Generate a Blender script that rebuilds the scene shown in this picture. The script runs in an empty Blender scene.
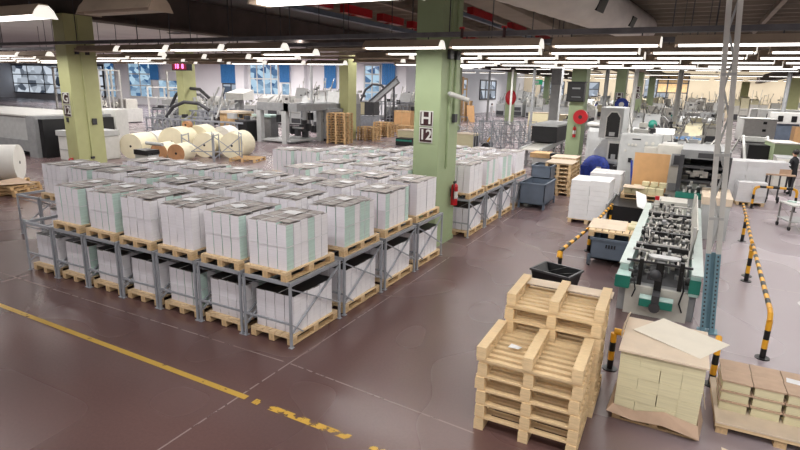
import bpy, bmesh, math, random
from mathutils import Vector, Matrix
R = random.Random(7)
S = bpy.context.scene
COL = S.collection
PI = math.pi

# ------------------------------------------------------------------ helpers
def lin(c):
    c = c/255.0
    return c/12.92 if c <= 0.04045 else ((c+0.055)/1.055)**2.4
def rgb(t): return (lin(t[0]), lin(t[1]), lin(t[2]), 1)

def mat(name, col, rough=.55, metal=0, var=.12, scale=4, bump=0, emit=0, stretch=(1, 1, 1), spec=.5, dark=None):
    m = bpy.data.materials.new(name); m.use_nodes = True
    n, l = m.node_tree.nodes, m.node_tree.links
    b = n['Principled BSDF']
    b.inputs['Roughness'].default_value = rough
    b.inputs['Metallic'].default_value = metal
    b.inputs['Specular IOR Level'].default_value = spec
    tc = n.new('ShaderNodeTexCoord'); mp = n.new('ShaderNodeMapping')
    mp.inputs['Scale'].default_value = stretch
    l.new(tc.outputs['Object'], mp.inputs[0])
    no = n.new('ShaderNodeTexNoise'); no.inputs['Scale'].default_value = scale; no.inputs['Detail'].default_value = 3
    l.new(mp.outputs[0], no.inputs['Vector'])
    cr = n.new('ShaderNodeValToRGB')
    c = rgb(col)
    d = rgb(dark) if dark else tuple(v*(1-var*2) for v in c[:3])+(1,)
    cr.color_ramp.elements[0].position = .3; cr.color_ramp.elements[1].position = .62
    cr.color_ramp.elements[0].color = d; cr.color_ramp.elements[1].color = c
    l.new(no.outputs['Fac'], cr.inputs[0]); l.new(cr.outputs[0], b.inputs['Base Color'])
    if bump:
        bp = n.new('ShaderNodeBump'); bp.inputs['Strength'].default_value = bump; bp.inputs['Distance'].default_value = .01
        l.new(no.outputs['Fac'], bp.inputs['Height']); l.new(bp.outputs[0], b.inputs['Normal'])
    if emit:
        b.inputs['Emission Color'].default_value = c; b.inputs['Emission Strength'].default_value = emit
        m.cycles.emission_sampling = 'NONE'
    return m

class MB:
    """collects boxes, bars, tubes and plates; build() links them as ONE mesh object"""
    def __init__(s, o=(0, 0, 0)): s.v = []; s.f = []; s.m = []; s.s = []; s.o = o; s.mi = 0
    def add(s, vs, fs, smooth=False, mi=None):
        k = len(s.v)
        s.v += [(a[0]-s.o[0], a[1]-s.o[1], a[2]-s.o[2]) for a in vs]
        for f in fs:
            s.f.append([i+k for i in f]); s.m.append(s.mi if mi is None else mi); s.s.append(smooth)
        return s
    def box(s, x0, x1, y0, y1, z0, z1, mis=None, sh=0, shy=0):
        vs = [(x0, y0, z0), (x1, y0, z0), (x1, y1, z0), (x0, y1, z0),
              (x0+sh, y0+shy, z1), (x1+sh, y0+shy, z1), (x1+sh, y1+shy, z1), (x0+sh, y1+shy, z1)]
        fs = [(0, 3, 2, 1), (4, 5, 6, 7), (0, 1, 5, 4), (1, 2, 6, 5), (2, 3, 7, 6), (3, 0, 4, 7)]
        if mis is None: return s.add(vs, fs)
        k = len(s.v); s.add(vs, fs)
        s.m[-6:] = mis
        return s
    def cb(s, cx, cy, cz, dx, dy, dz): return s.box(cx-dx/2, cx+dx/2, cy-dy/2, cy+dy/2, cz-dz/2, cz+dz/2)
    def bar(s, a, b, w, h=None):
        h = h or w
        a, b = Vector(a), Vector(b); d = (b-a).normalized()
        up = Vector((0, 0, 1)) if abs(d.z) < .95 else Vector((0, 1, 0))
        x = d.cross(up).normalized(); y = x.cross(d).normalized()
        vs = []
        for p in (a, b):
            for i, j in ((-1, -1), (1, -1), (1, 1), (-1, 1)): vs.append(tuple(p+x*i*w/2+y*j*h/2))
        return s.add(vs, [(0, 1, 2, 3), (7, 6, 5, 4), (0, 4, 5, 1), (1, 5, 6, 2), (2, 6, 7, 3), (3, 7, 4, 0)])
    def tube(s, a, b, r, r2=None, n=12, cap=True, capmi=None):
        r2 = r if r2 is None else r2
        a, b = Vector(a), Vector(b); d = (b-a).normalized()
        up = Vector((0, 0, 1)) if abs(d.z) < .95 else Vector((0, 1, 0))
        x = d.cross(up).normalized(); y = x.cross(d).normalized()
        vs = [tuple(p+(x*math.cos(2*PI*i/n)+y*math.sin(2*PI*i/n))*q) for p, q in ((a, r), (b, r2)) for i in range(n)]
        s.add(vs, [(i, (i+1) % n, n+(i+1) % n, n+i) for i in range(n)], True)
        if cap:
            s.add(vs[:n], [tuple(range(n))[::-1]], False, capmi); s.add(vs[n:], [tuple(range(n))], False, capmi)
        return s
    def path(s, pts, r, n=10):
        for a, b in zip(pts, pts[1:]): s.tube(a, b, r, n=n)
        for p in pts[1:-1]: s.ball(p, r*1.02, 8, 5)
        return s
    def ball(s, c, r, n=12, m=8, sc=(1, 1, 1)):
        vs = [(c[0], c[1], c[2]+r*sc[2])]
        for j in range(1, m):
            t = PI*j/m
            for i in range(n):
                p = 2*PI*i/n
                vs.append((c[0]+r*sc[0]*math.sin(t)*math.cos(p), c[1]+r*sc[1]*math.sin(t)*math.sin(p), c[2]+r*sc[2]*math.cos(t)))
        vs.append((c[0], c[1], c[2]-r*sc[2]))
        fs = [(0, 1+i, 1+(i+1) % n) for i in range(n)]
        for j in range(m-2):
            for i in range(n):
                fs.append((1+j*n+i, 1+(j+1)*n+i, 1+(j+1)*n+(i+1) % n, 1+j*n+(i+1) % n))
        L = len(vs)-1
        fs += [(L, 1+(m-2)*n+(i+1) % n, 1+(m-2)*n+i) for i in range(n)]
        return s.add(vs, fs, True)
    def prism(s, prof, x0, x1, axis='x'):
        """profile of (a,b) extruded along an axis"""
        n = len(prof)
        def P(t, a, b): return (t, a, b) if axis == 'x' else ((a, t, b) if axis == 'y' else (a, b, t))
        vs = [P(x0, *p) for p in prof]+[P(x1, *p) for p in prof]
        fs = [tuple(range(n))[::-1], tuple(range(n, 2*n))]+[(i, (i+1) % n, n+(i+1) % n, n+i) for i in range(n)]
        return s.add(vs, fs)
    def build(s, name, mats, parent=None, bevel=0, loc=None):
        me = bpy.data.meshes.new(name); me.from_pydata(s.v, [], s.f)
        if not isinstance(mats, (list, tuple)): mats = [mats]
        for m in mats: me.materials.append(m)
        me.polygons.foreach_set('material_index', s.m); me.polygons.foreach_set('use_smooth', s.s)
        bm = bmesh.new(); bm.from_mesh(me); bmesh.ops.recalc_face_normals(bm, faces=bm.faces); bm.to_mesh(me); bm.free()
        me.update()
        ob = bpy.data.objects.new(name, me); COL.objects.link(ob)
        if parent: ob.parent = parent
        if loc: ob.location = loc
        if bevel:
            md = ob.modifiers.new('b', 'BEVEL'); md.width = bevel; md.segments = 2; md.limit_method = 'ANGLE'
        return ob

def tag(o, label, cat, group=None, kind=None):
    o['label'] = label; o['category'] = cat
    if group: o['group'] = group
    if kind: o['kind'] = kind
    return o
def thing(name, label, cat, loc=(0, 0, 0), rz=0, group=None):
    o = bpy.data.objects.new(name, None); COL.objects.link(o); o.location = loc; o.rotation_euler = (0, 0, rz)
    o.empty_display_size = .1
    return tag(o, label, cat, group)
def struct(name, mb, m, parent=None):
    o = mb.build(name, m, parent)
    if not parent: o['kind'] = 'structure'
    return o
CH = {}
def dup(root, loc, rz=0, label=None, group=None, sc=None):
    r = root.copy(); COL.objects.link(r); r.location = loc; r.rotation_euler = (0, 0, rz)
    if label: r['label'] = label
    if group: r['group'] = group
    if sc: r.scale = sc
    if root.name not in CH: CH[root.name] = [(c, list(c.children)) for c in root.children]
    for ch, gs in CH[root.name]:
        c = ch.copy(); COL.objects.link(c); c.parent = r
        for g in gs:
            d = g.copy(); COL.objects.link(d); d.parent = c
    return r
ONES = ['', 'first', 'second', 'third', 'fourth', 'fifth', 'sixth', 'seventh', 'eighth', 'ninth', 'tenth', 'eleventh', 'twelfth',
        'thirteenth', 'fourteenth', 'fifteenth', 'sixteenth', 'seventeenth', 'eighteenth', 'nineteenth', 'twentieth']
TENS = {2: 'twenty', 3: 'thirty', 4: 'forty', 5: 'fifty'}
def nth(i):
    if i <= 20: return ONES[i]
    if i % 10 == 0: return {3: 'thirtieth', 4: 'fortieth', 5: 'fiftieth'}[i//10]
    return TENS[i//10]+'-'+ONES[i % 10]

# ------------------------------------------------------------------ materials
M = {}
M['wood'] = mat('pale_pine', (226, 198, 158), .7, var=.1, scale=9, stretch=(1, 6, 3), bump=.15)
M['wood_x'] = mat('pale_pine_long', (232, 204, 160), .7, var=.09, scale=9, stretch=(1, 8, 8), bump=.15)
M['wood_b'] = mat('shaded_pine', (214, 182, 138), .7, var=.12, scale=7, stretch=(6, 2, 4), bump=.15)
M['wood_old'] = mat('weathered_pine', (216, 180, 132), .75, var=.15, scale=5)
M['steel'] = mat('grey_painted_steel', (164, 168, 176), .42, .15, var=.1)
M['paper_side'] = mat('lilac_white_paper_edge', (232, 229, 236), .75, var=.05, scale=3, stretch=(1, 1, 40))
M['paper_side2'] = mat('white_paper_edge', (240, 238, 242), .75, var=.05, scale=3, stretch=(1, 1, 40))
M['mint'] = mat('mint_green_cover_edge', (200, 224, 216), .7, var=.09, scale=4, stretch=(1, 1, 30))
M['paper_top'] = mat('grey_cover_sheet', (176, 168, 164), .7, var=.2, scale=6, dark=(128, 120, 118))
M['paper_gap'] = mat('dark_gap', (70, 66, 68), .8)
M['white_sheet'] = mat('white_sheet', (238, 238, 240), .6, var=.03)
M['strap'] = mat('clear_strap', (225, 226, 228), .35, var=.04)
M['green_col'] = mat('sage_green_paint', (156, 172, 134), .6, var=.05, scale=1.5)
M['green_pale'] = mat('pale_olive_paint', (190, 192, 140), .6, var=.05, scale=1.5)
M['white'] = mat('white_enamel', (214, 214, 210), .45, var=.05)
M['offwhite'] = mat('offwhite_enamel', (208, 206, 198), .5, var=.06)
M['cream'] = mat('cream_enamel', (222, 214, 180), .5, var=.07)
M['grey'] = mat('mid_grey_enamel', (150, 152, 154), .5, var=.08)
M['lgrey'] = mat('light_grey_enamel', (186, 188, 188), .5, var=.06)
M['dgrey'] = mat('dark_grey_plastic', (66, 66, 70), .5, var=.12)
M['black'] = mat('black_plastic', (22, 22, 25), .45, var=.2)
M['metal'] = mat('bare_metal', (186, 184, 180), .3, .8, var=.15)
M['teal'] = mat('teal_enamel', (38, 128, 112), .4, var=.1)
M['teal_l'] = mat('pale_teal_enamel', (180, 208, 202), .45, var=.06)
M['blue_post'] = mat('dusty_blue_paint', (122, 160, 176), .5, var=.08)
M['bluegrey'] = mat('slate_blue_enamel', (104, 116, 132), .45, .1, var=.1, scale=2)
M['blue'] = mat('royal_blue_cloth', (24, 56, 158), .6, var=.25, scale=8, bump=.5)
M['red'] = mat('red_enamel', (184, 24, 34), .35, var=.1)
M['maroon'] = mat('dark_maroon_paint', (58, 26, 28), .5, var=.05)
M['yellow'] = mat('yellow_orange_paint', (244, 178, 44), .45, var=.06)
M['kraft'] = mat('brown_kraft_paper', (196, 168, 144), .75, var=.09, scale=5, bump=.2)
M['kraft_l'] = mat('light_kraft_board', (224, 206, 184), .75, var=.05, scale=4)
M['creamp'] = mat('cream_paper_blocks', (220, 212, 176), .75, var=.06, scale=3, stretch=(1, 1, 25))
M['roll'] = mat('ivory_paper_roll', (240, 232, 204), .65, var=.05, scale=2)
M['roll_w'] = mat('white_paper_roll', (236, 234, 230), .65, var=.04, scale=2)
M['roll_brown'] = mat('brown_roll_wrapper', (186, 138, 98), .75, var=.1)
M['fixture'] = mat('beige_reflector', (178, 160, 142), .5, var=.08)
M['tube'] = mat('lit_tube', (255, 252, 246), .5, var=0, emit=3.0)
M['capl'] = mat('lit_end_cap', (255, 250, 240), .5, var=0, emit=.8)  # own glow stands in for tube light falling on the cap
M['conc'] = mat('dark_concrete', (84, 74, 70), .85, var=.15, scale=1)
M['rib'] = mat('beige_steel_rib', (140, 126, 112), .7, var=.12, scale=1)
M['ceil'] = mat('dark_deck', (62, 54, 50), .9, var=.15, scale=1)
M['ceil_l'] = mat('pale_ceiling_plaster', (196, 190, 190), .85, var=.05, scale=.5)
M['wall'] = mat('white_wall_plaster', (224, 224, 228), .85, var=.03, scale=.4)
M['wall_b'] = mat('beige_wall_plaster', (226, 212, 186), .85, var=.04, scale=.4)
M['duct'] = mat('pale_grey_duct_fabric', (232, 224, 216), .7, var=.07, scale=1.2, stretch=(2, .5, 2))
M['curtain'] = mat('blue_blind', (46, 104, 158), .7, var=.1, emit=.25)
M['pink'] = mat('pink_led', (255, 110, 170), .5, var=0, emit=3)
M['red_led'] = mat('dark_red_led_face', (120, 8, 40), .4, var=.1, emit=.25)
M['skin'] = mat('skin', (196, 146, 118), .6, var=.05)
M['hair'] = mat('dark_hair', (30, 24, 22), .6)
M['navy'] = mat('black_workwear', (30, 30, 36), .8, var=.2)
M['whitewear'] = mat('white_workwear', (226, 226, 228), .8, var=.05)
M['brownboard'] = mat('tan_board', (214, 168, 118), .65, var=.05)
M['pipe_g'] = mat('grey_cable_tray', (104, 102, 106), .55, .3, var=.15)
M['tealglass'] = mat('sign_green', (40, 160, 110), .5, emit=.4)

def glass_mat(name, a, b, st, scale):
    m = bpy.data.materials.new(name); m.use_nodes = True
    n, l = m.node_tree.nodes, m.node_tree.links; bs = n['Principled BSDF']
    tc = n.new('ShaderNodeTexCoord'); mp = n.new('ShaderNodeMapping'); mp.inputs['Scale'].default_value = (scale, scale, scale*1.6)
    v = n.new('ShaderNodeTexVoronoi'); v.inputs['Scale'].default_value = 1; v.feature = 'F1'
    cr = n.new('ShaderNodeValToRGB'); e = cr.color_ramp.elements
    e[0].color = rgb(a); e[1].color = rgb(b); e[0].position = .25; e[1].position = .7
    l.new(tc.outputs['Object'], mp.inputs[0]); l.new(mp.outputs[0], v.inputs['Vector']); l.new(v.outputs['Color'], cr.inputs[0])
    l.new(cr.outputs[0], bs.inputs['Emission Color']); bs.inputs['Emission Strength'].default_value = st
    bs.inputs['Base Color'].default_value = (.02, .03, .05, 1); bs.inputs['Roughness'].default_value = .08
    m.cycles.emission_sampling = 'NONE'
    return m
M['glass_blue'] = glass_mat('blue_daylit_glass', (36, 84, 132), (188, 220, 240), .8, .9)
M['glass_dark'] = glass_mat('grey_daylit_glass', (40, 50, 66), (214, 224, 236), .8, .5)

def floor_mat():
    m = bpy.data.materials.new('polished_brown_concrete'); m.use_nodes = True
    n, l = m.node_tree.nodes, m.node_tree.links; b = n['Principled BSDF']
    tc = n.new('ShaderNodeTexCoord')
    def noise(sc, det=4, st=(1, 1, 1)):
        mp = n.new('ShaderNodeMapping'); mp.inputs['Scale'].default_value = st; l.new(tc.outputs['Object'], mp.inputs[0])
        t = n.new('ShaderNodeTexNoise'); t.inputs['Scale'].default_value = sc; t.inputs['Detail'].default_value = det
        l.new(mp.outputs[0], t.inputs['Vector']); return t.outputs['Fac']
    def ramp(f, p0, c0, p1, c1):
        r = n.new('ShaderNodeValToRGB'); e = r.color_ramp.elements
        e[0].position = p0; e[0].color = c0; e[1].position = p1; e[1].color = c1; l.new(f, r.inputs[0]); return r.outputs[0]
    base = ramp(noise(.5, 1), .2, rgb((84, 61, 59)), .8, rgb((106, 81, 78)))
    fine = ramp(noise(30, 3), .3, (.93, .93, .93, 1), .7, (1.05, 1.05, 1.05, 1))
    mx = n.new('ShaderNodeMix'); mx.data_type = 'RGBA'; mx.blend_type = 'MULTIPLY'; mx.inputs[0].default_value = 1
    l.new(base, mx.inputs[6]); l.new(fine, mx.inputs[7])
    # lighter lilac-grey to the right and far back: reflected light put into the colour
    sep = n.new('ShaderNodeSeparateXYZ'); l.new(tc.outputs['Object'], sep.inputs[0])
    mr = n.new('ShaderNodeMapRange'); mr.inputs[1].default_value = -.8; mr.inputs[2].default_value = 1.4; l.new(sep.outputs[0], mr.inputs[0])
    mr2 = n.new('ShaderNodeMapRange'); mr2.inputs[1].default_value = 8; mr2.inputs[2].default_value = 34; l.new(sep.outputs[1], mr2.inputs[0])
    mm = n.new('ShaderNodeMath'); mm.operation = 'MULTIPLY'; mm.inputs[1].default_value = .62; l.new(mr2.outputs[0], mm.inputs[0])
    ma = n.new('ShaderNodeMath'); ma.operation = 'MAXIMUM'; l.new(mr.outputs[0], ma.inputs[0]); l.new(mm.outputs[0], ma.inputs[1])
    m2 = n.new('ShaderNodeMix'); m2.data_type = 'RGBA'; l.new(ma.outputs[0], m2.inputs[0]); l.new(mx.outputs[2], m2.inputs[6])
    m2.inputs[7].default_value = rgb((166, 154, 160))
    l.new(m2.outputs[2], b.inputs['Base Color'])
    rr = n.new('ShaderNodeMapRange'); rr.inputs[1].default_value = .3; rr.inputs[2].default_value = .7; rr.inputs[3].default_value = .22; rr.inputs[4].default_value = .31; l.new(noise(.8, 0, (1, .7, 1)), rr.inputs[0])
    l.new(rr.outputs[0], b.inputs['Roughness'])
    b.inputs['Specular IOR Level'].default_value = .6
    return m
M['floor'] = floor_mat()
def worn(name, col, thr):
    m = bpy.data.materials.new(name); m.use_nodes = True; n, l = m.node_tree.nodes, m.node_tree.links; b = n['Principled BSDF']
    b.inputs['Base Color'].default_value = rgb(col); b.inputs['Roughness'].default_value = .4
    t = n.new('ShaderNodeTexNoise'); t.inputs['Scale'].default_value = 9; t.inputs['Detail'].default_value = 8
    tc = n.new('ShaderNodeTexCoord'); l.new(tc.outputs['Object'], t.inputs['Vector'])
    r = n.new('ShaderNodeValToRGB'); r.color_ramp.elements[0].position = thr; r.color_ramp.elements[1].position = thr+.08
    l.new(t.outputs['Fac'], r.inputs[0]); l.new(r.outputs[0], b.inputs['Alpha']); return m
M['yline'] = worn('worn_yellow_floor_paint', (190, 154, 66), .29)
M['yline2'] = worn('flaking_yellow_floor_paint', (196, 156, 62), .42)
M['joint'] = worn('pale_floor_joint', (140, 122, 118), .36)

# ------------------------------------------------------------------ setting
Y2 = 60.0; YF = 112.0
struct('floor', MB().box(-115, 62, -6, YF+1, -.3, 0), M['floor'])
struct('wall_back', MB().box(-115, -31, Y2, Y2+.3, 0, 8.2), M['wall'])
struct('wall_inner', MB().box(-31.3, -31, Y2+.3, YF, 0, 8.2), M['wall'])
struct('wall_far', MB().box(-31, 62, YF, YF+.3, 0, 8.2), M['wall_b'])
struct('wall_left', MB().box(-115.3, -115, -6, Y2+.3, 0, 8.2), M['wall'])
struct('wall_right', MB().box(62, 62.3, -6, YF+.3, 0, 8.2), M['wall_b'])
struct('wall_front', MB().box(-115, 62, -6.3, -6, 0, 8.2), M['wall'])
struct('ceiling', MB().box(-20.1, 62, -6, YF, 8.0, 8.2), M['ceil'])
struct('ceiling_low', MB().box(-115, -20.1, -6, Y2, 6.5, 8.2), M['ceil_l'])
rb = MB()
y = -4.0
while y < 110:
    rb.prism([(y-.11, 8.0), (y+.11, 8.0), (y+.07, 7.72), (y-.07, 7.72)], -19.5, 61.5); y += 1.55
struct('trim_1', rb, M['rib'])
for k, (x, zb, zt) in enumerate(((-19.8, 5.9, 7.15), (-5.2, 6.02, 7.05), (9.0, 6.0, 7.05), (23.0, 6.0, 7.05))):
    mb = MB().box(x-.3, x+.3, -6, YF, zb, zt).box(x-.42, x+.42, -6, YF, zb-.05, zb+.07)
    struct('ceiling_beam', mb, M['conc'] if k != 1 else M['rib'])
# secondary purlins along y between the beams
for x, z in ((-16.5, 7.3), (-13.2, 7.45), (-10, 7.3), (-7.6, 7.45), (2.6, 7.5)):
    struct('ceiling_beam', MB().box(x-.1, x+.1, -6, YF, z, z+.26), M['rib'])
# painted lines and joints on the floor
def stripe(name, pts, w, m, z=.003):
    mb = MB()
    for (x0, y0), (x1, y1) in pts:
        d = Vector((x1-x0, y1-y0, 0)).normalized(); p = Vector((-d.y, d.x, 0))*w/2
        mb.add([(x0-p.x, y0-p.y, z), (x1-p.x, y1-p.y, z), (x1+p.x, y1+p.y, z), (x0+p.x, y0+p.y, z)], [(0, 1, 2, 3)])
    o = mb.build(name, m); return o
o = stripe('floor_line', [((-34, 4.62), (-4.42, 4.47))], .09, M['yline']); tag(o, 'worn yellow line painted across the brown floor', 'floor line')
o = stripe('floor_line', [((-4.3, 4.465), (-4.2, 4.46)), ((-4.05, 4.455), (-2.87, 4.44)), ((-2.6, 4.44), (-2.35, 4.43))], .1, M['yline2'])
tag(o, 'flaking broken end of the yellow floor line near the pallet stack', 'floor line')
jl = [((-4.52, 1.5), (-4.6, 60)), ((-4.5, 5.42), (-1.7, 5.22)), ((-30, 5.3), (-4.6, 5.42)), ((-11.2, 1), (-11.2, 5.6)), ((-4.6, 12.9), (12, 12.7)), ((-30, 1.6), (-2, 1.5)), ((3.2, 5), (3.4, 60)), ((-4.6, 20.3), (10, 20.1)), ((-30, 20.6), (-11, 20.5)), ((-18.3, 1), (-18.5, 40))]
o = stripe('floor_joint', jl, .022, M['joint'], .0015); o['kind'] = 'structure'

# columns
def text(s, size, m, loc, rot, parent, name='lettering', ext=.004):
    cu = bpy.data.curves.new(name, 'FONT'); cu.body = s; cu.size = size; cu.align_x = 'CENTER'; cu.align_y = 'CENTER'; cu.extrude = ext
    cu.offset = size*.018
    cu.materials.append(m)
    q = bpy.data.objects.new('tmp', cu); COL.objects.link(q); dg = bpy.context.evaluated_depsgraph_get()
    me = bpy.data.meshes.new_from_object(q.evaluated_get(dg)); bpy.data.objects.remove(q)
    o = bpy.data.objects.new(name, me); COL.objects.link(o); o.location = loc; o.rotation_euler = rot; o.parent = parent
    return o
def column(x0, x1, y0, y1, m, label, top=6.0):
    ox, oy = (x0+x1)/2, (y0+y1)/2
    c = thing('column', label, 'column', (ox, oy, 0)); c['kind'] = 'structure'
    hx, hy = (x1-x0)/2, (y1-y0)/2
    MB().box(-hx, hx, -hy, hy, 0, top).build('shaft', m, c, .015)
    MB().box(-hx-.02, hx+.02, -hy-.02, hy+.02, 0, .1).build('plinth', m, c)
    return c
def colsign(c, sx, y, z, w, a, b):
    """two square plates with big letters on the face towards the camera"""
    for k, t in enumerate((a, b)):
        zz = z - k*(w*1.12)
        p = MB().box(sx-w/2, sx+w/2, y-.02, y, zz-w*.52, zz+w*.52).build('sign_plate', M['white'], c)
        MB().box(sx-w*.44, sx+w*.44, y-.028, y-.02, zz-w*.46, zz+w*.46).build('sign_field', M['maroon'], p)
        text(t, w*1.12 if len(t) == 1 else w*.98, M['white'], (sx, y-.03, zz), (PI/2, 0, 0), p)
cH = column(-5.8, -5.14, 11.68, 12.82, M['green_col'], 'sage green concrete column with sign H 12 beside the paper racks', 6.02)
colsign(cH, 0.0-.0, -.57, 3.1, .34, 'H', '12')
MB().tube((.35, -.1, 1.95), (.35, -.1, 5.9), .035).tube((.35, .22, 3.2), (.35, .22, 5.9), .03).box(.34, .36, -.14, -.06, 1.9, 1.97).build('conduit', M['green_col'], cH)
MB().box(.34, .42, .14, .3, 3.0, 3.2).box(.34, .42, -.3, -.1, 4.45, 4.65).box(.34, .42, .1, .3, 4.45, 4.65).build('junction_box', M['dgrey'], cH)
c = thing('security_camera', 'white security camera on bracket on the H 12 column', 'camera', (-5.1, 12.15, 3.62))
MB().tube((0, 0, 0), (.22, -.1, .02), .02).build('bracket', M['white'], c)
MB().tube((.1, -.28, .06), (.42, .1, -.08), .055).build('housing', M['white'], c)
MB().ball((.1, -.28, .06), .05, 10, 6).build('lens', M['lgrey'], c)
cG = column(-19.62, -19.0, 11.7, 12.75, M['green_pale'], 'pale olive green column with sign G 12 behind the rack rows', 5.9)
colsign(cG, 0.0-.02, -.525, 3.12, .38, 'G', '12')
MB().tube((.33, -.05, 1.0), (.33, -.05, 5.8), .025).build('conduit', M['green_pale'], cG)
MB().box(.3, .36, .1, .26, 2.2, 2.42).box(-.12, -.02, -.56, -.52, 2.3, 2.45).box(.3, .38, -.1, .02, 1.0, 1.08).box(.3, .37, -.25, -.12, 4.6, 4.8).box(.3, .37, .12, .25, 4.6, 4.8).build('switch_box', M['dgrey'], cG)
MB().ball((-.1, -.58, .95), .09, 8, 6).ball((.0, -.6, 1.0), .06, 8, 6).build('alarm_horn', M['red'], cG)
cols = [(-5.72, -5.0, 29.5, 30.6, 'sage green column carrying a black box and a red hose reel'),
        (-22.5, -21.75, 33.2, 34.3, 'pale green column behind the stacked wooden pallets'),
        (-5.75, -5.0, 47.4, 48.6, 'green column with a blue hose reel beyond the white folding machine'),
        (-6.0, -5.2, 65.4, 66.6, 'green column standing between the far machine lines'),
        (-19.9, -19.3, 47.4, 48.6, 'green column hidden mostly behind the H 12 column'),
        (-20.2, -19.4, 65.4, 66.6, 'pair of green column shafts at the far left machines'),
        (-20.1, -19.4, 83.4, 84.6, 'distant green column near the green exit sign'),
        (-5.9, -5.1, 83.4, 84.6, 'distant green column left of the lattice post'),
        (6.3, 7.4, 105, 106, 'pale green column right of the lattice post at the beige wall'),
        (9.6, 10.9, 80.4, 81.6, 'pale green column at the right edge by the beige wall'),
        (-34.6, -33.9, 29.4, 30.6, 'pale green column behind the red digital clock')]
for i, (a, b, c0, d, lb) in enumerate(cols):
    c = column(a, b, c0, d, M['green_pale'] if i in (1, 8, 9, 10) else M['green_col'], lb, 6.02 if a > -21 else 6.5)
    if i == 2: colsign(c, 0, -.6, 3.5, .6, 'H', '14')
    if i == 3: colsign(c, 0, -.6, 4.2, .6, 'H', '15')

# ------------------------------------------------------------------ windows of the back wall
def window(n, x0, x1, z0, z1, nx, nz, gm, fm, y=Y2, fw=.16):
    w = thing('window_%d' % n, 'x', 'window', ((x0+x1)/2, y, 0)); del w['label']; del w['category']; w['kind'] = 'structure'
    hx = (x1-x0)/2
    MB().box(-hx, hx, -.06, -.02, z0, z1).build('pane', gm, w)
    f = MB()
    for i in range(nx+1):
        xx = -hx+(x1-x0)*i/nx; f.box(xx-fw/2, xx+fw/2, -.14, -.02, z0, z1)
    for i in range(nz+1):
        zz = z0+(z1-z0)*i/nz; f.box(-hx-fw/2, hx+fw/2, -.15, -.02, zz-fw/2, zz+fw/2)
    f.build('window_frame', fm, w)
    return w
zs = 1.25
window(1, -115, -100, 1.0, 5.9, 3, 3, M['glass_dark'], M['dgrey'])
window(2, -113+13.5, -88, 0.9, 6.0, 3, 3, M['glass_dark'], M['dgrey'], fw=.3)
window(3, -87.6, -85, 0.9, 6.4, 1, 3, M['glass_blue'], M['white'])
window(4, -81.5, -76.2, 1.2, 6.5, 2, 3, M['glass_blue'], M['white'])
window(5, -74.6, -70.0, 1.2, 3.9, 2, 1, M['glass_blue'], M['white'])
window(6, -60.9, -57.7, 1.0, 3.6, 2, 1, M['glass_dark'], M['dgrey'])
window(7, -55.6, -50.6, 2.3, 6.5, 4, 2, M['glass_blue'], M['white'])
window(8, -50.0, -48.6, 2.3, 3.9, 1, 1, M['glass_blue'], M['white'])
window(9, -40.5, -39.2, 2.0, 6.3, 1, 3, M['glass_blue'], M['lgrey'])
window(10, -36.8, -34.6, 2.0, 6.3, 2, 4, M['glass_blue'], M['lgrey'])
for x0, x1, z0, lb in ((-76.2, -74.2, 3.9, 'mid blue hanging blind beside the triple window'), (-61, -57.6, 3.7, 'dark blue wide blind between two white wall panels'),
                       (-50.2, -48.5, 4.0, 'bright blue narrow blind at the mullioned window'), (-42.8, -41.0, 3.4, 'dark blue blind near the far green column'),
                       (-34.2, -32.4, 4.0, 'small blue blind nearest the H 12 column')):
    mb = MB()
    n = 7
    for i in range(n):
        a = x0+(x1-x0)*i/n; b = x0+(x1-x0)*(i+1)/n
        mb.box(a+.02, b-.02, Y2-.3, Y2-.25, z0, 6.48)
    mb.box(x0, x1, Y2-.34, Y2-.22, 6.4, 6.5)
    tag(mb.build('window_blind', M['curtain']), lb, 'blind')
for x, lb in ((-67.6, 'white projecting wall pier left of the clock'), (-46.5, 'white wall pier right of the mullioned window'), (-57.0, 'pale wall pier between the blinds')):
    o = struct('trim_2', MB().box(x-.8, x+.8, Y2-.7, Y2, 0, 6.5), M['wall'])
# white framed rack frames by the left windows
def frame_tower(x, y, w, d, h, m, label, cross=2):
    t = thing('scaffold_tower', label, 'frame', (x, y, 0))
    for sx in (-1, 1):
        for sy in (-1, 1):
            MB().box(sx*w/2-.06, sx*w/2+.06, sy*d/2-.06, sy*d/2+.06, 0, h).build('post', m, t)
    mb = MB()
    for k in range(cross+1):
        z = h*(k+.0)/cross if k else .5
        z = min(z, h-.05)
        mb.bar((-w/2, -d/2, z), (w/2, -d/2, z), .09).bar((-w/2, d/2, z), (w/2, d/2, z), .09).bar((-w/2, -d/2, z), (-w/2, d/2, z), .09).bar((w/2, -d/2, z), (w/2, d/2, z), .09)
    mb.build('cross_rail', m, t)
    return t
for x, y, w, d, h, lb in ((-41, 25.4, 2.4, 1.2, 4.6, 'tall white steel frame at the left edge by the dark window'), (-39.0, 27.0, 1.0, 1.0, 4.5, 'slim white steel frame tower left of the G 12 column'),
                          (-36.5, 31.4, 1.6, 1.2, 4.6, 'slim white steel frame tower right of the G 12 column'), (-46.5, 39, 5, 2, 3.2, 'low white frame in front of the triple window')):
    frame_tower(x, y, w, d, h, M['white'], lb, 3)

# digital clock
c = thing('digital_clock', 'red digital display hanging under the lights at the left', 'clock', (-33.0, 28.6, 4.82))
MB().box(-.95, .95, -.08, .08, -.28, .28).build('casing', M['black'], c)
MB().box(-.85, .55, -.1, -.08, -.22, .22).build('display', M['red_led'], c)
text('18  8', .46, M['pink'], (-.15, -.12, 0), (PI/2, 0, 0), c, 'digits')
MB().bar((-.6, 0, .26), (-.6, 0, 1.68), .03).bar((.6, 0, .26), (.6, 0, 1.68), .03).build('hanger', M['dgrey'], c)
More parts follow.
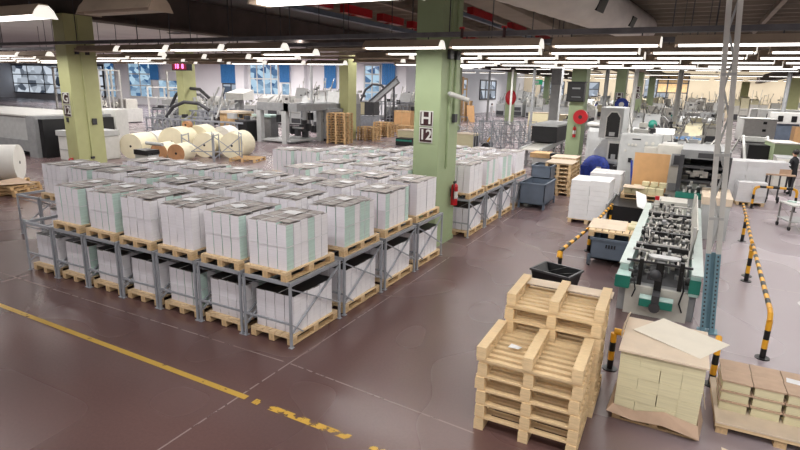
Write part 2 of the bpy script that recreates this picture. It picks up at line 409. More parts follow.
# wall vents in the low ceiling
for x, y, lb in ((-26.5, 23.2, 'dark slotted vent in the pale ceiling left of the column'), (-25.2, 26.6, 'dark slotted vent in the pale ceiling right of the column')):
    t = thing('ceiling_vent', lb, 'vent', (x, y, 6.5))
    MB().box(-.9, .9, -.35, .35, -.04, 0).build('vent_frame', M['grey'], t)
    mb = MB()
    for k in range(6): mb.box(-.84, .84, -.3+k*.1, -.23+k*.1, -.06, -.04)
    mb.build('slat', M['black'], t)

# ------------------------------------------------------------------ ceiling lights
def make_light(L, name_label):
    t = thing('ceiling_light', name_label, 'ceiling light', (0, 0, 0), 0, 'fluorescent trough lights hanging in rows')
    MB().prism([(-.17, 0.0), (-.06, .15), (.06, .15), (.17, 0.0), (.15, 0.0), (.05, .12), (-.05, .12), (-.15, 0.0)], -L/2, L/2).build('reflector', M['fixture'], t)
    MB().box(-L/2+.04, L/2-.04, -.1, .1, -.025, .01).build('lamp_tube', M['tube'], t)
    for s in (-1, 1):
        x = s*(L/2)
        MB().prism([(-.17, -.03), (-.12, .07), (-.06, .13), (.06, .13), (.12, .07), (.17, -.03)], x, x+.02*s).build('end_cap', M['capl'] if s > 0 else M['fixture'], t)
    for s in (-1, 1): MB().bar((s*(L/2-.3), 0, .15), (s*(L/2-.3), 0, .2), .02).build('hanger', M['dgrey'], t)
    return t
l1 = make_light(1.78, 'bright fluorescent trough light leftmost in the nearest row'); l2 = make_light(3.5, 'x')
unlit = make_light(1.3, 'unlit beige trough light hanging nearest the camera at top left')
for ch in unlit.children:
    if ch.name.startswith('lamp_tube'): ch.data = ch.data.copy(); ch.data.materials[0] = M['fixture']
    if ch.name.startswith('end_cap'): ch.data = ch.data.copy(); ch.data.materials[0] = M['fixture']
unlit.location = (-6.25, 4.6, 4.6)
near = [(-8.75, 4.6, 'lit trough light at the top left corner of the nearest row'), (-3.2, 4.6, 'lit trough light cut by the top edge above the red rail'), ]
first = True
for x, y, lb in near:
    if first: l1.location = (x, y, 4.6); l1['label'] = lb; first = False
    else: dup(l1, (x, y, 4.6), 0, lb)
rows = [10.6, 12.5, 14.3, 16.3, 18.4, 21, 25.5, 31, 38, 46, 57, 72, 92]
TUBE_OFF = [c for c in l1.children if c.name.startswith('lamp_tube')][0].data.copy(); TUBE_OFF.materials[0] = M['fixture']
def rz(y): return 4.6 if y < 20 else 4.6+min(1.3, (y-20)*.05)
used2 = False
area_rows = []
for ri, y in enumerate(rows):
    big = y > 22
    pitch = 4.1 if big else 2.02
    xl = -2.0*y if y < 20 else max(-.44*y, -29.5); xr = .12*y+1.6
    x = -3.56 - pitch*int((-3.56-xl)/pitch) + (R.uniform(-.9, .9) if ri else 0)
    k = 0
    area_rows.append((xl, xr, y))
    while x < xr+.5:
        k += 1
        skip = (ri == 0 and -8.0 < x < -6.6) or (R.random() < .2 and ri > 0 and x < -6) or (abs(x+19.5) < 2.2 and 10 < y < 14)
        if not skip:
            lb = 'trough light, %s from the left in the %s full row' % (nth(k), nth(ri+1))
            src = l2 if big else l1
            if big and not used2: l2.location = (x, y, rz(y)); l2['label'] = lb; used2 = True
            elif x < -5.8 and y < 20 and R.random() < (.42 if ri else .25):
                o = dup(src, (x, y, rz(y)), 0, 'unlit '+lb)
                for ch in o.children:
                    if ch.name.startswith('lamp_tube'): ch.data = TUBE_OFF
            else: dup(src, (x, y, rz(y)), 0, lb)
        x += pitch
# trays the lights hang from, one per row
for ri, y in enumerate([4.6]+rows[:6]):
    xl = max(-2.0*y, -58) if y < 20 else -.44*y; xr = .12*y+3
    if y > 5:
        o = MB().box(xl, xr, y-.05, y+.09, rz(y)+.2, rz(y)+.29).build('cable_tray', M['pipe_g'] if ri < 3 else M['fixture'])
        tag(o, 'grey cable tray above the %s row of trough lights' % nth(ri), 'cable tray')
        xx = xl+.5
        while xx < xr: MB().bar((xx, y+.02, rz(y)+.29), (xx, y+.02, 6.5 if xx < -20.2 else 7.95), .018).build('hanger_wire', M['dgrey'], o); xx += 4.04
for x, lb in ((-3.35, 'red valve on the grey tray left of the duct'), (-4.2, 'red valve on the grey tray beside the green column')):
    t = thing('red_valve', lb, 'valve', (x, 10.45, 4.86))
    MB().tube((0, 0, -.1), (0, 0, .08), .03).build('valve_body', M['maroon'], t)
    MB().tube((-.05, 0, .08), (.05, 0, .08), .025).build('valve_handle', M['red'], t)
PW = .72
# area lamps of the lit rows, plus added fill lamps without a fixture
def area(x0, x1, y, z, w, power, col=(1, .965, .93)):
    power *= PW
    ld = bpy.data.lights.new('row_or_fill_lamp', 'AREA'); ld.shape = 'RECTANGLE'; ld.size = x1-x0; ld.size_y = w; ld.energy = power; ld.color = col
    o = bpy.data.objects.new('row_or_fill_lamp', ld); COL.objects.link(o); o.location = ((x0+x1)/2, y, z)
    return o
area(-30, 6, 4.6, 4.56, .12, 520)
area(-5, 6, 2.0, 5.6, .5, 500)  # added fill lamp close to the camera, out of view
for (xl, xr, y) in area_rows:
    pw = {10.6: 22, 14.3: 20, 18.4: 28, 25.5: 60, 38: 85, 57: 85, 72: 85, 92: 100}.get(y)
    if pw: area(xl, xr+4, y, rz(y)-.04, .12, (xr+4-xl)*pw)
area(-56, -20, 34, 6.3, .3, 3400); area(-38, -14, 25, 6.2, .3, 1500); area(-60, -30, 53, 6.4, .3, 3000)  # added fill lamps to brighten the left background
fw = area(-28, 30, 107, 6.6, .5, 3600); fw.rotation_euler = (PI*.28, 0, 0)  # added lamp, tilted to brighten the far wall
area(-60, -20, 46, 6.3, .3, 2200); area(-44, -24, 10.4, 5.8, .5, 900); area(-90, -40, 50, 6.3, .3, 4200)  # added fill lamps for the back wall and the press housing
up = area(-3.4, 3.4, 7.2, 4.95, .6, 170); up2 = area(0, 7, 17, 5.0, .6, 150); up2.rotation_euler = (PI, 0, 0); up.rotation_euler = (PI, 0, 0)  # added upward lamps to brighten duct and ceiling ribs
area(-20, 10, -2, 5.8, 2.0, 900)  # broad lamp behind the camera, apart from the rows

# ------------------------------------------------------------------ overhead duct, rails
d = Vector((.0298, .9987, .0409)).normalized(); c0 = Vector((0, 0, 3.8))+Vector((-.896, .0086, .444))*4.6
a0 = c0+d*(-3); b0 = c0+d*34
t = thing('air_duct', 'large pale round fabric air duct hanging at the top of the view', 'duct', tuple(c0))
mb = MB()
ax = d; xx = ax.cross(Vector((0, 0, 1))).normalized(); yy = xx.cross(ax).normalized()
n = 40; segs = 74; vs = []
for i in range(segs+1):
    p = (a0-c0)+(b0-a0)*i/segs; r = .745*(1-(.018 if i % 2 else 0))
    for k in range(n): vs.append(tuple(p+(xx*math.cos(2*PI*k/n)+yy*math.sin(2*PI*k/n))*r))
mb.add(vs, [(i*n+k, i*n+(k+1) % n, (i+1)*n+(k+1) % n, (i+1)*n+k) for i in range(segs) for k in range(n)], True)
mb.add(vs[-n:], [tuple(range(n))])
mb.build('duct_skin', M['duct'], t)
for s, an in ((18.3, -.33), (25.2, -.36)):
    p = ax*s; q = MB()
    u = xx*math.cos(an)+yy*math.sin(an); v = ax.cross(u)
    c_ = p+u*.745
    q.add([tuple(c_+v*(.2*i)+ax*(.55*j)+u*.02) for i, j in ((-1, -1), (1, -1), (1, 1), (-1, 1))]+[tuple(c_+v*(.2*i)+ax*(.55*j)-u*.05) for i, j in ((-1, -1), (1, -1), (1, 1), (-1, 1))],
          [(0, 1, 2, 3), (7, 6, 5, 4), (0, 4, 5, 1), (1, 5, 6, 2), (2, 6, 7, 3), (3, 7, 4, 0)])
    q.build('outlet', M['black'], t)
mb = MB()
for s in (4.5, 8.5, 12.5, 17): mb.bar(tuple(ax*s+yy*.7), tuple(ax*s+Vector((0, 0, 8.0-c0.z-.0409*s-.05))), .015)
mb.build('hanger_wire', M['dgrey'], t)
# red overhead rail left of the green column
t = thing('overhead_rail', 'red overhead rail with dark channel running away under the ceiling', 'rail', (-12.4, 13, 0))
MB().box(-.12, .12, -6, 26, 6.25, 6.42).build('channel', M['bluegrey'], t)
for k in range(11):
    yy_ = -5.6+k*2.8; MB().box(-.16, .16, yy_, yy_+1.9, 6.52, 6.82).bar((0, yy_+.3, 6.42), (0, yy_+1.2, 6.6), .06).build('red_housing', M['red'], t)
for k in range(6): MB().bar((0, -5+k*5.5, 6.4), (0, -5+k*5.5, 7.95), .04).build('hanger', M['dgrey'], t)
t = thing('overhead_rail', 'red pipe run under the ceiling right of the H 12 column', 'rail', (-6.6, 24, 0))
MB().box(-.06, .06, -8, 14, 5.95, 6.05).build('channel', M['bluegrey'], t)
for k in range(5): MB().box(-.1, .1, -7+k*4.2, -5+k*4.2, 6.06, 6.28).build('red_housing', M['red'], t)
MB().bar((0, -6, 6.1), (0, -6, 7.95), .04).bar((0, 8, 6.1), (0, 8, 7.95), .04).build('hanger', M['dgrey'], t)
o = MB().bar((1.75, 12.2, 5.5), (2.5, 12.2, 7.9), .12).build('ceiling_brace', M['cream']); tag(o, 'pale diagonal brace under the ceiling at top right', 'brace')

# ------------------------------------------------------------------ pallets
def make_pallet(label, W=.8, D=1.2, H=.144, m='wood', slats='y', old=False):
    """deck slats run along the long side; runners of block and board under them"""
    t = thing('wooden_pallet', label, 'pallet', (0, 0, 0))
    k = H/.144; bt = .022*k; mt = M[m]
    mb = MB(); n = 7
    if slats == 'y':
        for i in range(n):
            c_ = -W/2+.05+(W-.1)*i/(n-1); mb.box(c_-.05, c_+.05, -D/2, D/2, H-bt, H)
        for yy in (-D/2+.06, 0, D/2-.06): mb.box(-W/2, W/2, yy-.06, yy+.06, H-2*bt, H-bt)
        mb.build('top_deck', mt, t)
        for xx in (-W/2+.05, 0, W/2-.05):
            q = MB()
            for yy in (-D/2+.06, 0, D/2-.06): q.box(xx-.05, xx+.05, yy-.06, yy+.06, bt, H-2*bt)
            q.box(xx-.05, xx+.05, -D/2, D/2, 0, bt); q.build('runner', M['wood_b'] if not old else mt, t)
    else:
        for i in range(n):
            c_ = -D/2+.045+(D-.09)*i/(n-1); mb.box(-W/2, W/2, c_-.033, c_+.033, H-bt, H)
        for xx in (-W/2+.05, 0, W/2-.05): mb.box(xx-.05, xx+.05, -D/2, D/2, H-2*bt, H-bt)
        mb.build('top_deck', mt, t)
        for xx in (-W/2+.05, 0, W/2-.05):
            q = MB()
            for yy in (-D/2+.06, 0, D/2-.06): q.box(xx-.055, xx+.055, yy-.06, yy+.06, bt, H-2*bt)
            q.box(xx-.055, xx+.055, -D/2, D/2, 0, bt); q.build('runner', mt, t)
    return t

# ------------------------------------------------------------------ stacking racks with paper loads
X0, Y0, PX, PY = -4.77, 5.78, .968, 1.405
RW, RD, RH = .92, 1.29, 1.02
def make_rack():
    t = thing('stacking_rack', 'x', 'rack', (0, 0, 0))
    q = .034
    for sx in (-1, 1):
        for sy in (-1, 1):
            x, y = sx*(RW/2-q/2), sy*(RD/2-q/2)
            MB().box(x-q/2, x+q/2, y-q/2, y+q/2, 0, RH).box(x-.035, x+.035, y-.035, y+.035, 0, .012).build('post', M['steel'], t)
    mb = MB()
    for sy in (-1, 1): mb.box(-RW/2, RW/2, sy*(RD/2-.03)-.018, sy*(RD/2-.03)+.018, RH-.055, RH)
    for sx in (-1, 1): mb.box(sx*(RW/2-.03)-.018, sx*(RW/2-.03)+.018, -RD/2, RD/2, RH-.055, RH)
    mb.build('top_frame', M['steel'], t)
    MB().box(-RW/2, RW/2, -RD/2+.005, -RD/2+.03, .36, .39).build('front_rail', M['steel'], t)
    for sx in (-1, 1):
        x = sx*(RW/2-.012)
        MB().bar((x, -RD/2+.03, RH-.1), (x, RD/2-.03, .3), .028, .02).bar((x-sx*.02, -RD/2+.03, .2), (x-sx*.02, RD/2-.03, RH-.1), .028, .02).build('side_brace', M['steel'], t)
    for sx in (-1, 1): MB().bar((sx*(RW/2-.02), -RD/2+.02, .37), (sx*(RW/2-.02), -RD/2+.3, .16), .02).build('foot_brace', M['steel'], t)
    return t
def bundle_mesh(w, d, h, mint, seed):
    r = random.Random(seed)
    mb = MB(); k = 3
    # slightly wavy stack of signatures
    z = 0; hw, hd = w/2-.008, d/2-.006
    lv = 4; lay = []
    for i in range(lv+1):
        jx, jy = r.uniform(-.003, .003), r.uniform(-.004, .004)
        lay.append((jx, jy, h*i/lv))
    vs = []
    for jx, jy, z in lay: vs += [(-hw+jx, -hd+jy, z), (hw+jx, -hd+jy, z), (hw+jx, hd+jy, z), (-hw+jx, hd+jy, z)]
    fs = []; ms = []
    for i in range(lv):
        b = i*4
        for j in range(4):
            fs.append((b+j, b+(j+1) % 4, b+4+(j+1) % 4, b+4+j)); ms.append(2 if (mint and j == 1) else (0 if j in (0, 2) else 3))
    fs.append((3, 2, 1, 0)); ms.append(1); fs.append((lv*4, lv*4+1, lv*4+2, lv*4+3)); ms.append(1)
    mb.add(vs, fs); mb.m = ms
    me = bpy.data.meshes.new('bundle'); me.from_pydata(mb.v, [], mb.f)
    for m in ('paper_side', 'paper_top', 'mint', 'paper_side2'): me.materials.append(M[m])
    me.polygons.foreach_set('material_index', ms); me.update(); return me
LW, LD, LH = .735, 1.0, .70
NX, NY = 4, 6
BM = {}
for mint in (0, 1):
    for s in range(4): BM[(mint, s)] = bundle_mesh(LW/NX, LD/NY, LH-(.0, .018, .035, .01)[s], mint, s+10*mint)
def make_load(seed, dark=False):
    r = random.Random(seed)
    t = thing('paper_load', 'x', 'paper load', (0, 0, 0))
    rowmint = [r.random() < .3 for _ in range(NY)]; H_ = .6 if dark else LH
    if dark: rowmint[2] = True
    for j in range(NY):
        for i in range(NX):
            o = bpy.data.objects.new('bundle', BM[(1 if rowmint[j] else 0, r.randrange(4))]); COL.objects.link(o); o.parent = t
            o.location = (-LW/2+LW/NX*(i+.5)+r.uniform(-.004, .004), -LD/2+LD/NY*(j+.5)+r.uniform(-.005, .005), 0)
    for c_ in t.children:
        if dark: c_.scale = (1, 1, .6/LH)
    zt = H_+.004
    mb = MB()
    # thin grey cover sheets lying over the bundles with dark seams left open
    for k in range(3):
        x = -LW/2+.03+k*.24; mb.box(x, x+.2, -LD/2+r.uniform(0, .1), LD/2-r.uniform(0, .1), zt-.002, zt+.001*(k+1))
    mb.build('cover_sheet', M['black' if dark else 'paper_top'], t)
    if dark: MB().box(-LW/2, LW/2, -LD/2, LD/2, zt-.003, zt).build('shaded_film', M['black'], t)  # black top of lower loads: dark plastic plus rack shadow put into the colour
    mb = MB()
    for yy in (-.22, .2) if not dark else (): mb.box(-LW/2-.004, LW/2+.004, yy-.007, yy+.007, zt+.004, zt+.007)
    mb.box(LW/2+.001, LW/2+.005, -LD/2, LD/2, H_*.5, H_*.5+.012).box(-LW/2, LW/2, -LD/2-.006, -LD/2-.002, H_*.5, H_*.5+.006)
    mb.box(-.1, -.085, -LD/2-.004, LD/2+.004, zt+.004, zt+.008)
    mb.build('strap', M['strap'], t)
    a = r.uniform(-.5, .5); ca, sa = math.cos(a), math.sin(a); cx, cy = r.uniform(-.08, .15), r.uniform(-.05, .25)
    q = MB(); vs = []
    if dark: return t
    for i, j in ((-1, -1), (1, -1), (1, 1), (-1, 1)):
        vs.append((cx+ca*.13*i-sa*.1*j, cy+sa*.13*i+ca*.1*j, zt+.01+(.006 if i*j > 0 else 0)))
    q.add(vs+[(v[0], v[1], v[2]-.002) for v in vs], [(0, 1, 2, 3), (7, 6, 5, 4)]); q.build('docket_sheet', M['white_sheet'], t)
    return t
racks_upper = {0: range(0, 6), 1: range(0, 9), 2: range(0, 8), 3: [0, 1, 2, 3], 4: [1, 2, 3], 5: [0, 1, 2, 3, 4, 5, 6], 6: [0, 1, 2, 3, 4, 5], 7: [0, 1, 2, 3], 8: [0, 1, 2]}
rack_extra = [(0, 6), (1, 9), (3, 4)]
lower = [(0, i) for i in range(0, 7)]+[(1, 0), (2, 0), (3, 0), (5, 0), (6, 0), (7, 0), (8, 0), (1, 8), (1, 1), (2, 1), (3, 1), (5, 1), (6, 1)]
rack0 = make_rack(); loads = [make_load(s) for s in (1, 2, 3, 4, 5)]; dloads = [make_load(s, True) for s in (11, 12, 13)]; pal0 = make_pallet('x')
for rt in [rack0, pal0]+loads+dloads: CH[rt.name] = [(c, list(c.children)) for c in rt.children]
usedp = {}
def first_or_dup(src, loc, rz, label, group=None):
    if src.name not in usedp:
        usedp[src.name] = 1; src.location = loc; src.rotation_euler = (0, 0, rz); src['label'] = label
        if group: src['group'] = group
        return src
    return dup(src, loc, rz, label, group)
def rackpos(i, j):
    yy = Y0+PY*j+RD/2
    if j >= 5: yy = 13.0+1.40*(j-5)+RD/2
    return (X0-PX*i-RW/2, yy)
def place(i, j):
    n1, n2 = nth(i+1), nth(j+1)
    row = 'front row' if j == 0 else n2+' row back'
    return ('at the aisle corner, ' if i == 0 and j == 0 else n1+' from the aisle, ')+row
nload = 0
for j, cols_ in list(racks_upper.items()):
    for i in cols_:
        x, y = rackpos(i, j)
        first_or_dup(rack0, (x, y, 0), 0, 'grey steel stacking rack '+place(i, j), 'steel stacking racks')
        jx, jy, ja = R.uniform(-.02, .02), R.uniform(-.02, .02), R.uniform(-.02, .02)
        first_or_dup(pal0, (x+.0+jx, y-.02+jy, RH), ja, 'pale wooden pallet on the rack '+place(i, j), 'pallets on the stacking racks')
        ld = loads[(nload*2+j) % 5]; nload += 1
        if i == 0 and j == 0: ld = loads[0]
        o = first_or_dup(ld, (x+.0+jx, y-.02+jy-.03, RH+.145), (0 if R.random() < .7 else PI)+ja, 'upper load of white paper bundles '+place(i, j), 'paper loads on the upper level')
        s = R.choice((1, 1, .96, 1.03, .98)) if (i, j) != (0, 0) else 1
        o.scale = (1, 1, s)
for j, i in rack_extra:
    x, y = rackpos(i, j)
    first_or_dup(rack0, (x, y, 0), 0, ('empty topped grey steel rack ' if (j, i) != (3, 4) else 'grey steel rack with a bare pallet ')+place(i, j), 'steel stacking racks')
x, y = rackpos(4, 3); first_or_dup(pal0, (x, y, RH), .04, 'bare wooden pallet without paper on a rack at the back left', None)
for j, i in lower:
    x, y = rackpos(i, j)
    first_or_dup(pal0, (x+.03, y+.0, 0.013), R.uniform(-.015, .015), 'pale wooden pallet on the floor under the rack '+place(i, j), 'pallets under the stacking racks')
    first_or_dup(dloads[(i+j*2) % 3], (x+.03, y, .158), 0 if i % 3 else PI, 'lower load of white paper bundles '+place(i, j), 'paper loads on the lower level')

# ------------------------------------------------------------------ foreground pallet stacks
palF = make_pallet('x', 1.13, .84, .172, 'wood_x', 'x')
CH[palF.name] = [(c, list(c.children)) for c in palF.children]
def flip(o, H):  # turned upside down
    o.rotation_euler = (PI, 0, o.rotation_euler[2]); o.location.z += H
for k in range(6):
    o = first_or_dup(palF, (-1.19+R.uniform(-.015, .015), 5.74+R.uniform(-.01, .01), .172*k+.001), R.uniform(-.012, .012)+.02,
                     ('pale pine pallet, %s from the floor in the low front stack' % nth(k+1)) if k < 5 else 'upside-down pale pine pallet on top of the low front stack', 'pale pine pallets stacked in the foreground')
    if k == 5: flip(o, .172)
for k in range(8):
    o = first_or_dup(palF, (-1.16+R.uniform(-.012, .012), 6.62+R.uniform(-.01, .01), .172*k+.001), R.uniform(-.012, .012)+.02,
                     ('pale pine pallet, %s from the floor in the tall rear stack' % nth(k+1)) if k < 7 else 'upside-down pale pine pallet on top of the tall rear stack', 'pale pine pallets stacked in the foreground')
    if k == 7: flip(o, .172)
o = MB().box(-.55, .55, -.12, .12, 0, .012).build('cardboard_sheet', M['kraft_l']); o.location = (-1.12, 6.93, 1.32); o.rotation_euler = (0, 0, .02)
tag(o, 'beige board lying in the top pallet of the tall rear stack', 'board')
o = MB().add([(-.07, -.04, 0), (.06, -.05, .01), (.08, .04, 0), (-.05, .05, .012)], [(0, 1, 2, 3)]).build('paper_scrap', M['white_sheet']); o.location = (-1.45, 5.72, .92)
tag(o, 'torn white paper scrap on the slats of the front pallet', 'paper')

# ------------------------------------------------------------------ cream stack in kraft paper
def blocks(t, x0, x1, y0, y1, z0, z1, nx, ny, nz, m, name='paper_block', gap=.004, shell=True, seed=0):
    r = random.Random(seed)
    dx, dy, dz = (x1-x0)/nx, (y1-y0)/ny, (z1-z0)/nz
    for i in range(nx):
        for j in range(ny):
            for k in range(nz):
                if shell and 0 < i < nx-1 and 0 < j < ny-1 and k < nz-1: continue
                a = r.uniform(-.004, .004)
                MB().box(x0+dx*i+gap+a, x0+dx*(i+1)-gap+a, y0+dy*j+gap+a, y0+dy*(j+1)-gap, z0+dz*k+gap/2, z0+dz*(k+1)-gap/2).build(name, m, t)
o = first_or_dup(pal0, (.09, 6.82, .0), PI/2, 'wooden pallet hidden under the kraft wrapped cream stack'); o.scale = (1.15, .76, 1)
t = thing('paper_stack', 'tall stack of cream paper blocks in a torn kraft wrapper beside the pallets', 'paper stack', (.08, 6.82, .15), .0)
blocks(t, -.44, .44, -.5, .5, 0, .76, 4, 4, 5, M['creamp'], seed=5, gap=.0015)
MB().box(-.46, .46, -.54, .52, .762, .785).build('top_board', M['kraft_l'], t)
# wrapper: flared torn skirt
mb = MB(); n = 9; pts = []
loop = [(-.45, -.51), (-.2, -.515), (.1, -.515), (.45, -.51), (.455, -.2), (.455, .15), (.45, .51), (.0, .52), (-.45, .51), (-.455, .1)]
rr = random.Random(4)
for x, y in loop:
    s = 1.0; pts.append(((x*1.0, y*1.0, .1+rr.uniform(-.06, .05)), (x*1.1+rr.uniform(-.02, .02), y*1.08+rr.uniform(-.02, .02), -.01-rr.uniform(0, .08))))
vs = [p for a in pts for p in a]
mb.add(vs, [(2*i, 2*i+1, (2*i+3) % len(vs), (2*i+2) % len(vs)) for i in range(len(pts))])
w = mb.build('kraft_wrapper', M['kraft'], t)
sd = w.modifiers.new('s', 'SOLIDIFY'); sd.thickness = .006
mb = MB(); vs = [(-.5, .1, .72), (-.47, -.2, .78), (-.46, .3, .9), (-.44, .52, .86), (-.5, .5, .7)]
mb.add(vs, [(0, 1, 2), (0, 2, 3), (0, 3, 4)])
mb.add([(.47, .1, .3), (.52, -.2, .12), (.5, .3, .1), (.48, .5, .36)], [(0, 1, 2), (0, 2, 3)])
w = mb.build('torn_flap', M['kraft_l'], t); sd = w.modifiers.new('s', 'SOLIDIFY'); sd.thickness = .005
o = MB().box(-.42, .42, -.33, .33, 0, .006).build('paper_sheet', M['white_sheet']); o.location = (.24, 6.98, .94); o.rotation_euler = (0, .02, -.5)
o.data.materials[0] = mat('warm_white_board', (236, 228, 212), .7, var=.03)
tag(o, 'loose off-white board lying askew on the cream stack', 'sheet')

# ------------------------------------------------------------------ pallet of brown topped books at the right
t = thing('wooden_pallet', 'long wooden pallet under the brown topped packs at bottom right', 'pallet', (1.6, 7.22, 0), .03)
mb = MB()
for k in range(6): mb.box(-.9, .9, -.56+.19*k, -.4+.19*k, .115, .14)
mb.box(-.9, .9, -.57, -.55, .1, .16)
mb.build('top_deck', M['wood_x'], t)
for xx in (-.82, -.25, .3, .84): MB().box(xx-.06, xx+.06, -.54, .5, 0, .115).build('runner', M['wood_b'], t)
o = MB().box(-.9, .9, -.58, .56, 0, .02).build('cardboard_sheet', M['kraft_l']); o.location = (1.6, 7.22, .142); o.rotation_euler = (0, 0, .03)
tag(o, 'tan cardboard layer on the long pallet beneath the packs', 'board')
for i in range(5):
    for j in range(2):
        for k in range(3):
            t = thing('paper_pack', 'cream paper pack under brown board, layer %s, column %s, row %s' % (nth(k+1), nth(i+1), nth(j+1)), 'paper pack',
                      (.89+.325*i, 7.07+.3*j+.01*i, .164+.13*k), .03+R.uniform(-.012, .012), 'brown topped packs on the pallet at bottom right')
            MB().box(-.14, .14, -.135, .135, 0, .108).build('block', M['creamp'], t)
            MB().box(-.158, .158, -.15, .148, .109, .128).build('cover_board', M['kraft'], t)
for x, y, lb, m in ((1.52, 7.28, 'white label card with green stripe on the brown packs', 'white_sheet'), (1.84, 7.3, 'small white paper on the brown packs at the right edge', 'white_sheet')):
    t = thing('label_card', lb, 'card', (x, y, .554), -.1)
    MB().box(-.11, .11, -.06, .06, 0, .003).build('card', M[m], t)
    if x < 1.5: MB().box(-.1, .1, -.03, .0, .003, .005).build('stripe', M['teal'], t)
o = MB().add([(-.2, -.3, .0), (.14, -.3, .0), (.12, .05, .03), (-.22, .1, .05)], [(0, 1, 2, 3)]).build('paper_sheet', M['kraft_l']); o.location = (1.0, 6.18, .0)
sd = o.modifiers.new('s', 'SOLIDIFY'); sd.thickness = .004
tag(o, 'curled pale sheet at the bottom edge by the brown topped packs', 'sheet')

# ------------------------------------------------------------------ striped barriers
def striped(t, a, b, r=.036, n=None, name='rail', start=0):
    a, b = Vector(a), Vector(b); L = (b-a).length; n = n or max(2, int(L/.24)); mb = MB()
    for k in range(n):
        mb.mi = (k+start) % 2; mb.tube(a+(b-a)*k/n, a+(b-a)*(k+1)/n, r, n=12)
    return mb.build(name, [M['yellow'], M['black']], t)
def bpost(t, x, y, h):
    p = striped(t, (x, y, .012), (x, y, h), .04, 4, 'post', 1)
    MB().tube((x, y, 0), (x, y, .012), .1, n=20).build('base_plate', M['black'], p)
t = thing('safety_barrier', 'long yellow and black striped barrier rail along the right aisle', 'barrier', (1.42, 9.13, 0))
bpost(t, 0, 0, .6)
pts = [(0, 0, .6), (0, .06, .69), (0, .16, .72)]
MB().path(pts, .037).build('elbow', M['yellow'], t)
striped(t, (0, .16, .72), (.1, 4.3, .72), .036, 18)
MB().tube((.1, 4.3, .72), (.1, 4.45, .66), .042).tube((.1, 4.45, .66), (.1, 4.5, .6), .04).build('elbow', M['yellow'], t)
bpost(t, .1, 4.35, .7); bpost(t, .06, 3.95, .68)
striped(t, (.1, 4.5, .72), (.25, 9.4, .72), .036, 21)
bpost(t, .22, 7.7, .72)
t = thing('safety_barrier', 'yellow and black striped hoop barrier beside the white stacks', 'barrier', (2.25, 22.2, 0), .12)
bpost(t, 0, 0, .66); bpost(t, 1.25, 0, .66)
MB().path([(0, 0, .66), (.04, 0, .74), (.14, 0, .78)], .045).path([(1.25, 0, .66), (1.21, 0, .74), (1.11, 0, .78)], .045).build('elbow', M['yellow'], t)
striped(t, (.14, 0, .78), (1.11, 0, .78), .043, 5, start=1)
t = thing('safety_barrier', 'striped barrier rail between the black bin and the table cart', 'barrier', (-2.02, 11.0, 0))
bpost(t, .2, 2.55, .6)
MB().tube((0, -.05, .5), (0, 0, .62), .05).build('elbow', M['yellow'], t)
striped(t, (0, 0, .62), (.2, 2.55, .62), .04, 11, start=1)
striped(t, (.2, 2.55, .62), (.3, 5.6, .62), .04, 16)
bpost(t, 0, .1, .6); bpost(t, .3, 5.6, .66)
t = thing('safety_barrier', 'short striped barrier post behind the cream stack', 'barrier', (.72, 7.85, 0))
bpost(t, 0, 0, .6); MB().tube((0, 0, .6), (0, .1, .66), .04).build('elbow', M['yellow'], t)
t = thing('safety_barrier', 'orange barrier rail end between the pallets and the cream stack', 'barrier', (-.55, 7.6, 0))
bpost(t, 0, 0, .55); MB().tube((0, 0, .58), (.32, 0, .58), .045).build('rail', M['yellow'], t)

# ------------------------------------------------------------------ bins, carts, stacks along the aisle
t = thing('waste_bin', 'black plastic bin with folded liner behind the tall pallet stack', 'bin', (-1.88, 10.1, 0), -.25)
mb = MB(); a, b, z0, z1 = .26, .34, .02, .5
for s in (-1, 1):
    mb.add([(s*.3, -.2, z0), (s*.3, .2, z0), (s*.38, .3, z1), (s*.38, -.3, z1), (s*.36, -.28, z1), (s*.36, .28, z1), (s*.28, .18, z0+.02), (s*.28, -.18, z0+.02)], [(0, 1, 2, 3), (3, 2, 5, 4), (4, 5, 6, 7)])
    mb.add([(-.3, s*.2, z0), (.3, s*.2, z0), (.38, s*.3, z1), (-.38, s*.3, z1), (-.36, s*.28, z1), (.36, s*.28, z1), (.28, s*.18, z0+.02), (-.28, s*.18, z0+.02)], [(0, 1, 2, 3), (3, 2, 5, 4), (4, 5, 6, 7)])
mb.box(-.3, .3, -.2, .2, 0, z0+.02); mb.build('tub', M['black'], t)
mb = MB()
for s in (-1, 1): mb.bar((-.4, s*.3, .5), (.4, s*.3, .5), .04).bar((s*.38, -.3, .5), (s*.38, .3, .5), .04)
mb.build('rim', M['dgrey'], t)
MB().bar((-.2, -.28, .46), (.1, .28, .52), .012).bar((.1, -.28, .5), (.28, .28, .44), .012).add([(-.38, -.3, .51), (-.1, -.3, .53), (-.2, .1, .36), (-.36, .3, .52)], [(0, 1, 2, 3)]).build('liner', M['black'], t)

